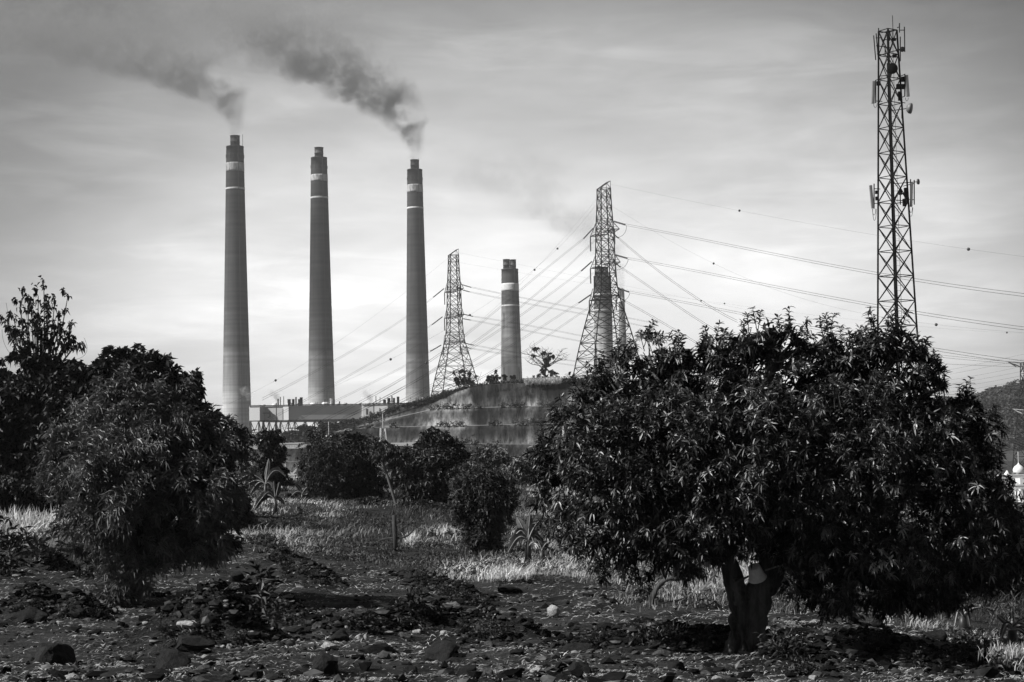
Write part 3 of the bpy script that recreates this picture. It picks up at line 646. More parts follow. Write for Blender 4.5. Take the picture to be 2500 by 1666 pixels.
R1 = [((1126, 695), (1150, 702), [(1150, 702, 590), (1223, 716, 600), (1330, 739, 620), (1440, 758, 640), (1600, 790, 660)], 'upper near'), ((1122, 706), (1146, 713), [(1146, 713, 590), (1230, 730, 600), (1340, 752, 620), (1450, 772, 640), (1600, 803, 660)], 'upper far'),
      ((1130, 767), (1155, 773), [(1155, 773, 590), (1240, 786, 600), (1330, 803, 620), (1440, 824, 640), (1560, 846, 660)], 'middle near'), ((1128, 778), (1149, 782), [(1149, 782, 590), (1220, 795, 600), (1320, 815, 620), (1440, 838, 640), (1560, 860, 660)], 'middle far'),
      ((1133, 838), (1156, 843), [(1156, 843, 590), (1240, 858, 600), (1340, 873, 620), (1440, 888, 640)], 'lower near'), ((1130, 847), (1150, 851), [(1150, 851, 590), (1230, 865, 600), (1330, 882, 620), (1440, 898, 640)], 'lower far')]
for a, b_, pts, nm in R1:
    string_ins(P(*a, 586), P(*b_, 590), t1, .17); bundle(pts, '%s conductor leaving the smaller pylon to the right behind the short chimneys' % nm, .35, .042)
R2 = [((1499, 541), (1526, 549), [(1526, 549, 465), (1700, 582, 420), (1950, 634, 360), (2230, 682, 300), (2560, 728, 250)], 'upper'),
      ((1503, 623), (1531, 631), [(1531, 631, 465), (1700, 662, 420), (1950, 712, 360), (2230, 762, 300), (2560, 810, 250)], 'middle'),
      ((1508, 704), (1535, 713), [(1535, 713, 465), (1700, 744, 420), (1950, 794, 360), (2240, 846, 300), (2560, 893, 250)], 'lower')]
for a, b_, pts, nm in R2:
    string_ins(P(*a, 469), P(*b_, 465), t2, .24); bundle(pts, 'twin %s conductor sagging right from the big pylon past the antenna mast' % nm, .5, .046)
R3 = [((1488, 563), (1510, 582), [(1510, 582, 468), (1560, 622, 450), (1620, 674, 430), (1700, 726, 410), (1800, 785, 380)], 'upper'), ((1500, 640), (1514, 652), [(1514, 652, 468), (1580, 697, 450), (1650, 745, 430), (1760, 815, 400)], 'middle'), ((1512, 726), (1526, 736), [(1526, 736, 468), (1590, 772, 450), (1680, 825, 430), (1760, 870, 400)], 'lower')]
for a, b_, pts, nm in R3:
    string_ins(P(*a, 472), P(*b_, 468), t2, .2); bundle(pts, 'steep %s conductor dropping right from the big pylon behind the mango tree' % nm, .5, .042)
# slack jumper loops of the big pylon
for a, m, b_ in (((1530, 551), (1520, 575), (1500, 580)), ((1534, 633), (1524, 652), (1504, 660)), ((1538, 715), (1530, 730), (1512, 738))):
    part(MB().tube(wire_pts([P(*a, 466), P(*m, 467), P(*b_, 468)]), .06, 4), 'jumper', M['wire'], t2)
# earth wires
EW = [([(1491, 450, 470), (1640, 482, 430), (1803, 514, 390), (2150, 576, 320), (2369, 610, 280), (2560, 634, 250)], 'thin earth wire running right from the tip of the big pylon past the mast'),
      ([(1458, 486, 470), (1380, 572, 450), (1310, 657, 430), (1220, 745, 410), (1120, 825, 380), (1010, 905, 350), (900, 975, 320)], 'thin earth wire falling left from the big pylon, nearer one'),
      ([(1460, 490, 476), (1410, 560, 460), (1361, 610, 445), (1240, 702, 420), (1100, 800, 390), (951, 815+65, 360), (800, 950, 330)], 'thin earth wire falling left from the big pylon, farther one'),
      ([(1493, 500, 470), (1580, 560, 450), (1690, 622, 430), (1737, 637.5, 420), (1950, 722, 370), (2150, 775, 320), (2292, 796, 300), (2560, 816, 260)], 'thin earth wire passing under the upper conductors right of the big pylon'),
      ([(1093, 630, 587), (1045, 672, 560), (951, 743, 510), (800, 850, 430), (677, 929, 370), (560, 985, 320)], 'thin earth wire falling left from the smaller pylon across the tall chimneys'),
      ([(1120, 617, 587), (1230, 640, 590), (1400, 672, 600), (1600, 712, 610), (1717, 737, 620), (1900, 770, 630)], 'thin earth wire leaving the top of the smaller pylon to the right'),
      ([(1120, 640, 590), (1300, 672, 600), (1500, 706, 610), (1758, 734, 620), (2000, 775, 600), (2468, 810, 500), (2560, 816, 480)], 'thin earth wire crossing low behind the mast towards the right edge')]
ew_pts = []
for pts, lb in EW: ew_pts.append(cable(pts, lb, 'thin earth wires with marker balls', .016, 'earth_wire'))
def proj(p):
    v = R.T @ np.asarray(p); return np.array([CX+F*v[0]/-v[2], CY-F*v[1]/-v[2]])
BALLS = [(1803, 0, 'on the wire right of the big pylon tip'), (2369, 0, 'on the top wire, right of the antenna mast'), (1310, 1, 'above the gap between the short chimney and the big pylon'), (1361, 2, 'left of the big pylon, nearer its upper arm'), (1737, 3, 'between the upper and middle conductors right of the big pylon'),
         (951, 2, 'left of the third tall chimney'), (1039, 1, 'against the third tall chimney shaft'), (1150, 2, 'just right of the smaller pylon'), (677, 4, 'between the first and second tall chimneys, lowest one'), (1717, 5, 'above the mango crown, left one of a pair'), (1758, 6, 'above the mango crown, right one of a pair'),
         (2292, 3, 'just right of the antenna mast, above the mango crown'), (2468, 6, 'near the right edge above the wooded hill')]
for px, wi, where in BALLS:
    W_ = ew_pts[wi]; pr = np.array([proj(p)[0] for p in W_]); i = int(np.argmin(abs(pr-px))); c = W_[i]; r = max(.3, S(2.0, c[1]))
    th = np.linspace(-math.pi/2, math.pi/2, 9); solo(MB().lathe(c, [(max(.01, r*math.cos(a)), r*math.sin(a)) for a in th], 14), 'marker_ball', M['trim'], 'black warning ball %s' % where, 'marker ball', 'warning balls on the earth wires', smooth=True)

# distant thin conductors on the right, and the pylon cut by the right edge
FARW = 'faint conductors far right, above the wooded hill'
for i, (y0, y1) in enumerate([(921, 873), (930, 886), (942, 903), (950, 915), (958, 926), (966, 938)]):
    cable([(2220, y0, 820), (2330, (y0+y1)/2+4, 800), (2560, y1-22, 780)], 'faint conductor rising to the right above the wooded hill', FARW, .05)
for i, (y0, y1) in enumerate([(866, 893), (872, 897), (890, 900)]):
    cable([(2240, y0-5, 420), (2400, (y0+y1)/2-2, 400), (2560, y1-2, 380)], 'conductor running level into the pylon at the right edge', 'conductors reaching the right edge pylon', .05)
for i, (y0, y1) in enumerate([(960, 979), (1030, 1062)]):
    cable([(2250, y0, 420), (2420, (y0+y1)/2-1, 400), (2560, y1-4, 380)], 'conductor crossing in front of the wooded hill', 'conductors crossing the wooded hill', .06)
for i in range(9):
    cable([(2380+i*6, 1022+i*8, 520), (2440+i*5, 1052+i*8, 500), (2560, 1098+i*7, 480)], 'thin pale conductor slanting down across the wooded hill', 'slack conductors low across the wooded hill', .05)
pt, _, _, _ = (lambda: (thing('transmission_pylon', 'lattice pylon cut off by the right edge in front of the wooded hill', 'pylon', np.array([P(2510, 1120, 500)[0], 500, -16.0]), 'lattice transmission pylons'), 0, 0, 0))()
b5 = LOC[pt.name]; hT = P(2510, 885, 500)[2]+16
lattice(pt, b5, [(0, 3.6), (hT*.16, 3.2), (hT*.3, 2.8), (hT*.42, 2.4), (hT*.55, 1.9), (hT*.68, 1.4), (hT*.8, 1.1), (hT*.9, 1.0), (hT, .9)], .3, .16, .09, M['steel'], 1)
for zz, xo, mm in ((hT, 5.2, 'trim'), (hT*.83, 4.0, 'trim'), (hT*.58, 4.6, 'galv')):
    for sg in (-1, 1):
        m = MB(); tip = b5+np.array([sg*xo, 0, zz+.2]); m.bar(b5+np.array([sg*.9, -.9, zz-.2]), tip, .12); m.bar(b5+np.array([sg*.9, .9, zz-1.6]), tip, .12); m.bar(b5+np.array([sg*.9, -.9, zz-1.6]), tip, .12)
        ca_ = part(m, 'crossarm', M[mm], pt); part(MB().tube([tip, tip+np.array([-2.2*sg, -1, -1.6])], .16, 6), 'insulator', M['trim'], ca_)

# small substation masts in front of the hill
def mini_mast(px, y0, y1, D, w, label):
    a = P(px, y0, D); b_ = np.array([a[0], D, float(ground_z(a[0], D))]); h = a[2]-b_[2]; t = thing('lattice_mast', label, 'mast', b_, 'slim substation masts')
    k = 9; hh = h*.86; lv = [(hh*i/k, w*(1-.72*i/k)) for i in range(k+1)]
    lattice(t, b_, lv, .3, .10, .06, M['galv']); part(MB().bar(b_+np.array([0, 0, hh]), a, .1), 'spike', M['galv'], t)
mini_mast(934, 1010, 1100, 300, 1.5, 'slim pale lattice mast in front of the terraced hill face')
mini_mast(802, 1030, 1100, 300, 1.5, 'slim pale lattice mast under the middle of the raised building')

# substation gantries
def gantry(x0, x1, y0, y1, D, cols, label, depth=1.0, n=10, foot=None, vhorn=()):
    a, b_ = P(x0, y0, D), P(x1, y0+ (x0-x1)*0.0, D); zt = a[2]; b_[2] = zt; h = S(y1-y0, D); base = np.array([(a[0]+b_[0])/2, D, float(ground_z((a[0]+b_[0])/2, D))])
    t = thing('substation_gantry', label, 'gantry', base, 'pale lattice substation gantries'); m = MB(); xs = np.linspace(a[0], b_[0], n+1)
    for dy in (-depth/2, depth/2):
        for zz in (zt, zt-h): m.bar([xs[0], D+dy, zz], [xs[-1], D+dy, zz], .14)
        for i in range(n):
            m.bar([xs[i], D+dy, zt], [xs[i+1], D+dy, zt-h] , .08); m.bar([xs[i], D+dy, zt], [xs[i], D+dy, zt-h], .08)
    for i in range(n+1): m.bar([xs[i], D-depth/2, zt], [xs[i], D+depth/2, zt], .07); m.bar([xs[i], D-depth/2, zt-h], [xs[i], D+depth/2, zt-h], .07)
    part(m, 'beam', M['galv'], t)
    for px in cols:
        x = P(px, y1, D)[0]; g = float(ground_z(x, D)); m = MB(); hh = zt-h-g
        for dx in (-.9, .9): m.bar([x+dx*1.3, D, g-.2], [x+dx*.45, D, zt-h], .12)
        k = max(3, int(hh/1.6))
        for i in range(k):
            f0, f1 = i/k, (i+1)/k; w0, w1 = 1.17-.76*f0, 1.17-.76*f1; m.bar([x-w0, D, g+hh*f0], [x+w1, D, g+hh*f1], .07); m.bar([x+w0, D, g+hh*f0], [x-w1, D, g+hh*f1], .07)
        part(m, 'column', M['galv'], t)
    for px, yy in vhorn:
        x = P(px, yy, D)[0]; zv = P(px, yy, D)[2]; m = MB(); m.bar([x, D, zt], [x, D, zv-.9], .16); m.bar([x, D, zv-.9], [x-.9, D, zv], .14); m.bar([x, D, zv-.9], [x+.9, D, zv], .14); m.bar([x-.9, D, zv], [x-.95, D, zv+.7], .1); m.bar([x+.9, D, zv], [x+.95, D, zv+.7], .1)
        part(m, 'disconnector', M['galv'], t)
gantry(588, 742, 1085, 1096, 240, (606,), 'pale lattice gantry at the foot of the slope, behind the narrow dark bush', n=26)
gantry(742, 1010, 1087, 1091, 242, (850, 1000), 'thin pale gantry beam behind the wide double bush', n=20)
gantry(688, 745, 1160, 1172, 215, (712, 733), 'nearer pale gantry low between the narrow bush and the wide bush', n=12, vhorn=((713, 1142),))
gantry(2438, 2600, 1161, 1167, 250, (2470,), 'upper pale gantry at the right edge below the wooded hill', n=24)
gantry(2425, 2600, 1186, 1193, 228, (2490, 2550), 'lower pale gantry at the right edge in front of the domed roof', n=24)
def dome_house():
    D = 262; c = P(2487, 1150, D); g = float(ground_z(c[0], D)); base = np.array([c[0], D, g]); t = thing('domed_building', 'small white building with a pointed dome and finial at the right edge', 'building', base)
    zt = P(2487, 1158, D)[2]-g; r = S(14, D)
    part(MB().box(base+np.array([2, 0, zt*.5]), (r*2.4, r*1.6, zt*.5)), 'wall', M['white'], t)
    part(MB().box(base+np.array([2, 0, zt+.15]), (r*2.7, r*1.9, .15)), 'roof', M['ledge'], t)
    prof = [(r*.92, 0), (r, r*.3), (r*.95, r*.6), (r*.75, r*.95), (r*.45, r*1.2), (r*.18, r*1.4), (r*.05, r*1.7)]
    part(MB().lathe(base+np.array([0, 0, zt+.3]), prof, 28, cap=(False, True)), 'dome', M['white'], t, True)
    part(MB().bar(base+np.array([0, 0, zt+.3+r*1.6]), base+np.array([0, 0, zt+.3+r*1.6+S(28, D)]), .07), 'finial', M['galv'], t)
    for k in range(4): part(MB().box(base+np.array([2-r*1.7+k*r*1.1, -r*1.6-.02, zt*.6]), (r*.22, .05, zt*.22)), 'window', M['trim'], t)
    c2 = P(2458, 1143, 255); g2_ = float(ground_z(c2[0], 255)); b2 = np.array([c2[0], 255, g2_]); t2_ = thing('tank_tower', 'small white capped tank left of the dome', 'tank', b2); zz = P(2458, 1158, 255)[2]-g2_; rr = S(8, 255)
    part(MB().lathe(b2+np.array([0, 0, zz-.6]), [(rr, 0), (rr, rr*.7), (rr*.8, rr*.9), (rr*.8, rr*1.3), (rr*.5, rr*1.6), (rr*.2, rr*2.2)], 20, cap=(True, True)), 'tank', M['white'], t2_, True)
    for sx in (-1, 1):
        for sy in (-1, 1): part(MB().bar(b2+np.array([sx*rr*.7, sy*rr*.7, 0]), b2+np.array([sx*rr*.5, sy*rr*.5, zz-.6]), .09), 'leg', M['galv'], t2_)
dome_house()

# ------------------------------------------------------------------ telecom mast
def mast():
    D = 130.0; top = P(2176, 75, D); g = float(ground_z(top[0]+.9, D)); base = np.array([P(2178, 500, D)[0]+.10, D, g]); H = top[2]-g
    t = thing('antenna_mast', 'tall slim steel lattice antenna mast rising behind the mango tree', 'antenna mast', base)
    def hw(z): # half side
        s_ = (H-z)/H; return (S(21.5, D)+(S(59, D)-S(21.5, D))*s_)/1.383
    def lean(z): return 0.0
    n = 19; zs = np.linspace(0, H, n+1); rot = math.radians(33)
    cor = lattice(t, base, [(z_, hw(z_)) for z_ in zs], rot, .09, .042, M['steelmast'])
    # sub-panels: ring horizontals at mid heights
    # climbing ladder inside
    m = MB(); lx = base+np.array([.12, -.3, 0])
    for dx in (-.2, .2): m.bar(lx+np.array([dx, 0, 0]), lx+np.array([dx, 0, H]), .022)
    for z_ in np.arange(.3, H, .42): m.bar(lx+np.array([-.2, 0, z_]), lx+np.array([.2, 0, z_]), .016)
    part(m, 'ladder', M['panel'], t)
    part(MB().tube([base+np.array([-.1, .1, 0]), base+np.array([-.1, .1, H*.93])], .06, 5), 'cable_run', M['steelmast'], t)
    c0 = lambda px, py: P(px, py, D-.3)
    spike = c0(2181, 36); part(MB().bar(np.array([spike[0], D, top[2]-1]), np.array([spike[0], D, spike[2]]), .03), 'lightning_rod', M['steelmast'], t)
    def pole(px, y0, y1, r=.045, dd=-.4, tilt=0):
        a, b_ = P(px+tilt, y0, D+dd), P(px, y1, D+dd); part(MB().tube([b_, a], r, 6), 'antenna_pole', M['steelmast'], t)
    for px, y0, y1, tl in [(2138, 87, 147, -5), (2144, 82, 142, -5), (2209, 66, 127, -1), (2198, 90, 150, 0), (2161, 113, 135, 0), (2172, 75, 100, 0), (2145, 69, 79, 0), (2196, 57, 68, 0), (2196, 68, 80, 0)]: pole(px, y0, y1, tilt=tl)
    m = MB()
    for a, b_ in [((2138, 93), (2152, 93)), ((2139, 112), (2175, 117)), ((2141, 132), (2154, 134)), ((2195, 74), (2209, 74)), ((2190, 121), (2209, 120)), ((2144, 78), (2155, 80)), ((2190, 68), (2197, 66)), ((2153, 80), (2183, 74)), ((2153, 98), (2192, 95)),
                  ((2137, 197), (2154, 190)), ((2138, 247), (2154, 248)), ((2190, 190), (2209, 182)), ((2196, 240), (2210, 235)), ((2134, 461), (2149, 462)), ((2135, 497), (2149, 497)), ((2205, 455), (2233, 448)), ((2215, 487), (2232, 488)), ((2201, 250), (2210, 252)), ((2155, 134), (2175, 140)), ((2150, 186), (2175, 184))]:
        m.bar(P(*a, D-.4), P(*b_, D-.4), .04)
    part(m, 'support_arms', M['steelmast'], t)
    def panel(px0, y0, px1, y1, wpx, dd=-.6):
        a, b_ = P(px0, y0, D+dd), P(px1, y1, D+dd); w = S(wpx/2, D); mb = MB(); d = nrm(b_-a); s_ = nrm(np.cross(d, [0, 1, 0])); V = []
        for q in (a, b_):
            for x_, y_ in ((-w, -.07), (-w*.8, -.12), (w*.8, -.12), (w, -.07), (w, .1), (-w, .1)): V.append(q+s_*x_+np.array([0, y_, 0]))
        mb.add(V, [np.array([(i, (i+1) % 6, (i+1) % 6+6, i+6) for i in range(6)]), np.arange(6)[None, ::-1], np.arange(6, 12)[None, :]]); return part(mb, 'panel_antenna', M['panel'], t)
    def loop(parent, px, y, w, h):
        th = np.linspace(0, math.pi, 9); pts = [P(px+w*math.cos(a_)*.5, y+h*math.sin(a_), D-.5) for a_ in th]; part(MB().tube(pts, .022, 4), 'feeder_cable', M['steelmast'], parent)
    pa = panel(2133.5, 199, 2131.5, 253, 7); loop(pa, 2137, 255, 8, 8); loop(pa, 2146, 252, 8, 5)
    pa = panel(2213, 184, 2217, 236, 7.5); loop(pa, 2214, 239, 7, 8)
    pa = panel(2125.5, 453, 2131, 509, 6.5); loop(pa, 2134, 510, 8, 16); loop(pa, 2135, 511, 9, 28)
    pa = panel(2226, 447, 2224.5, 505, 5.5); loop(pa, 2224, 506, 7, 14); loop(pa, 2224, 507, 9, 22)
    panel(2211, 460, 2212, 500, 6, -.2)
    for px, y0, y1 in ((2138, 196, 252), (2209, 181, 235), (2134, 449, 510), (2223, 438, 500), (2232, 440, 500), (2198, 457, 500), (2202, 262, 290)): pole(px, y0, y1, .05)
    for px, py, w, h in ((2145, 204, 9, 10), (2204, 194, 7, 12), (2204, 212, 7, 12), (2193, 212, 9, 12), (2197, 235, 8, 22), (2139, 470, 4, 8), (2139.5, 485, 4, 9), (2211, 470, 7, 22), (2208, 495, 8, 18), (2198, 470, 8, 12), (2182, 97, 10, 6), (2184, 137, 10, 7)):
        part(MB().box(P(px, py, D-.45), (S(w/2, D), .12, S(h/2, D))), 'radio_unit', M['steelmast'], t)
    def dish(px, py, rpx, aim, deep=.5, mm='steelmast'):
        c = P(px, py, D-.9); r = S(rpx, D); aim = nrm(np.array(aim, float)); mb = MB(); prof = [(.05, -r*deep), (r*.6, -r*deep*.85), (r*.95, -r*deep*.3), (r, 0), (r, r*.25), (r*.9, r*.3), (.02, r*.36)]
        mb.lathe((0, 0, 0), prof, 24); V = mb.V[0]; q = Vector((0, 0, 1)).rotation_difference(Vector(aim)); RR = np.array(q.to_matrix()); mb.V[0] = V@RR.T+c
        o = part(mb, 'dish_antenna', M[mm], t, True); part(MB().bar(c-aim*r*.3, np.array([base[0], D, c[2]])+np.array([0, 0, 0]), .04), 'dish_mount', M['steelmast'], o)
    dish(2178, 168, 13.5, (.1, -1, 0), .5); dish(2203, 121, 6.5, (-.3, -1, 0)); dish(2222, 265, 13, (.95, -.45, -.18), .7, 'panel'); dish(2241, 444, 7, (.8, -.7, 0), .4, 'panel')
mast()

# ------------------------------------------------------------------ smoke
def plume(name, label, ctrl, D, dens, colr, nscale, group=None, soft=.75, contrast=(.36, .6), asym=0):
    """ctrl: (px, py, half width px) from bottom to top; a drifting plume as a volume"""
    pts = np.array([[*P(px, py, D), S(w, D)] for px, py, w in ctrl]); z0, z1 = pts[0, 2], pts[-1, 2]; H = z1-z0; org = pts[0, :3].copy()
    zz = np.linspace(z0, z1, 40); cx = np.interp(zz, pts[:, 2], pts[:, 0]); rx = np.interp(zz, pts[:, 2], pts[:, 3])
    k = np.ones(5)/5; sm = lambda a: np.convolve(np.pad(a, 2, 'edge'), k, 'valid'); cx, rx = sm(cx), sm(rx)
    rx = rx*np.linspace(1.6, 2.3, 40); ry = np.minimum(rx, np.maximum(rx*.62, pts[0, 3])); n = 20; th = np.arange(n)*2*math.pi/n
    V = np.array([[(c+1.35*r_*math.cos(a), D+1.35*q*math.sin(a), z_) for a in th] for c, r_, q, z_ in zip(cx, rx, ry, zz)]).reshape(-1, 3)
    m = 40; i = np.arange(m-1)[:, None]*n; j = np.arange(n)[None, :]; kk = (j+1) % n
    mb = MB().add(V, [np.stack([i+j, i+kk, i+n+kk, i+n+j], -1).reshape(-1, 4), np.arange(n)[None, ::-1], (np.arange(n)+(m-1)*n)[None, :]])
    mt = bpy.data.materials.new(name+'_volume'); mt.use_nodes = True; nt = mt.node_tree; nt.nodes.clear(); N = nt.nodes.new; L = nt.links.new
    out = N('ShaderNodeOutputMaterial'); pv = N('ShaderNodeVolumePrincipled'); L(pv.outputs[0], out.inputs['Volume']); pv.inputs['Color'].default_value = g3(colr); pv.inputs['Anisotropy'].default_value = .3
    tc = N('ShaderNodeTexCoord'); sx = N('ShaderNodeSeparateXYZ')
    # displaced coordinates give the billows
    n1 = N('ShaderNodeTexNoise'); L(tc.outputs['Object'], n1.inputs['Vector']); n1.inputs['Scale'].default_value = nscale; n1.inputs['Detail'].default_value = 6; n1.inputs['Roughness'].default_value = .55
    sb = N('ShaderNodeVectorMath'); sb.operation = 'SUBTRACT'; L(n1.outputs['Color'], sb.inputs[0]); sb.inputs[1].default_value = (.5, .5, .5)
    def ma(op, *v):
        q = N('ShaderNodeMath'); q.operation = op
        for a_, x in enumerate(v):
            if isinstance(x, (int, float)): q.inputs[a_].default_value = x
            else: L(x, q.inputs[a_])
        return q.outputs[0]
    L(tc.outputs['Object'], sx.inputs[0]); u = ma('MULTIPLY', sx.outputs['Z'], 1/H)
    def fcurve(vals, lo, hi):
        fc = N('ShaderNodeFloatCurve'); L(u, fc.inputs['Value']); c = fc.mapping.curves[0]; us = np.linspace(0, 1, 12)
        vv = np.interp(us, (zz-z0)/H, (vals-lo)/(hi-lo)); c.points[0].location = (0, vv[0]); c.points[1].location = (1, vv[-1])
        for a_, b_ in zip(us[1:-1], vv[1:-1]): c.points.new(a_, b_)
        fc.mapping.use_clip = False; fc.mapping.update(); return ma('MULTIPLY_ADD', fc.outputs[0], float(hi-lo), float(lo))
    lx = cx-org[0]; CXn = fcurve(lx, lx.min()-1, lx.max()+1); RXn = fcurve(rx, 0, rx.max()*1.01); RYn = fcurve(ry, 0, ry.max()*1.01)
    sc = ma('MULTIPLY', RYn, 2.4); vs = N('ShaderNodeVectorMath'); vs.operation = 'SCALE'; L(sb.outputs[0], vs.inputs[0]); L(sc, vs.inputs['Scale'])
    ad = N('ShaderNodeVectorMath'); ad.operation = 'ADD'; L(tc.outputs['Object'], ad.inputs[0]); L(vs.outputs[0], ad.inputs[1]); s2 = N('ShaderNodeSeparateXYZ'); L(ad.outputs[0], s2.inputs[0])
    dx = ma('DIVIDE', ma('SUBTRACT', s2.outputs['X'], CXn), RXn); dy = ma('DIVIDE', s2.outputs['Y'], RYn)
    d = ma('SQRT', ma('ADD', ma('MULTIPLY', dx, dx), ma('MULTIPLY', dy, dy)))
    mr = N('ShaderNodeMapRange'); mr.interpolation_type = 'SMOOTHSTEP'; L(d, mr.inputs[0]); mr.inputs[1].default_value = 1.0; mr.inputs[2].default_value = 1-soft; mr.inputs[3].default_value = 0; mr.inputs[4].default_value = 1
    n2 = N('ShaderNodeTexNoise'); L(ad.outputs[0], n2.inputs['Vector']); n2.inputs['Scale'].default_value = nscale*.8; n2.inputs['Detail'].default_value = 3
    m2 = N('ShaderNodeMapRange'); L(n2.outputs['Fac'], m2.inputs[0]); m2.inputs[1].default_value = contrast[0]; m2.inputs[2].default_value = contrast[1]; m2.inputs[3].default_value = .08; m2.inputs[4].default_value = 1.4
    # density falls as the plume widens and fades out at its end
    dr = N('ShaderNodeValToRGB'); L(u, dr.inputs[0]); el = dr.color_ramp.elements; el[0].position = 0; el[0].color = g3(dens[0]); el[1].position = 1; el[1].color = g3(dens[-1][1] if isinstance(dens[-1], tuple) else dens[-1])
    for q in dens[1:-1]: e = el.new(q[0]); e.color = g3(q[1])
    de = ma('MULTIPLY', ma('MULTIPLY', mr.outputs[0], m2.outputs[0]), ma('DIVIDE', dr.outputs[0], RYn))
    L(de, pv.inputs['Density'])
    solo(mb, name, mt, label, 'smoke', group, kind='stuff', org=tuple(org))
plume('smoke_plume', 'dense dark smoke drifting up left from the third tall chimney', [(1012, 388, 12), (1012, 360, 18), (1006, 327, 26), (982, 293, 42), (945, 258, 62), (890, 214, 88), (818, 174, 100), (752, 138, 108), (700, 102, 110), (650, 62, 130), (610, 0, 160), (580, -60, 190)], 1240,
      [.35, (.12, .9), (.35, 1.6), (.6, 1.6), (.75, 1.0), (.9, .8), .5], .62, .05, contrast=(.40, .58))
plume('smoke_plume', 'thinner grey smoke drifting up left from the tallest chimney', [(573, 329, 12), (573, 310, 17), (566, 278, 28), (546, 248, 42), (508, 222, 66), (452, 196, 92), (395, 166, 120), (320, 136, 150), (232, 106, 180), (140, 76, 210), (50, 46, 240), (-60, 0, 260)], 1100,
      [.35, (.15, .85), (.4, 1.35), (.6, 1.3), (.75, 1.2), (.9, 1.0), .7], .5, .045, contrast=(.40, .60))
plume('smoke_plume', 'faint grey smoke haze drifting left behind the big pylon', [(1517, 705, 5), (1516, 680, 9), (1500, 640, 22), (1470, 600, 36), (1420, 560, 55), (1360, 520, 75), (1290, 470, 95), (1210, 400, 120), (1150, 340, 140)], 2000,
      [.4, (.2, .3), (.5, .3), (.8, .25), .05], .65, .025)
for px, py, D, lb in ((606, 978, 1050, 'small white steam puff beside the foot of the tallest chimney'), (678, 985, 812, 'small white steam puff over the left end of the raised building roof'), (905, 985, 850, 'small white steam puff over the right part of the raised building roof')):
    plume('steam_puff', lb, [(px, py, 3), (px-1, py-8, 6), (px-5, py-16, 8), (px-10, py-26, 8), (px-13, py-34, 6)], D, [.9, (.5, .9), .1], .97, .3, soft=.8)

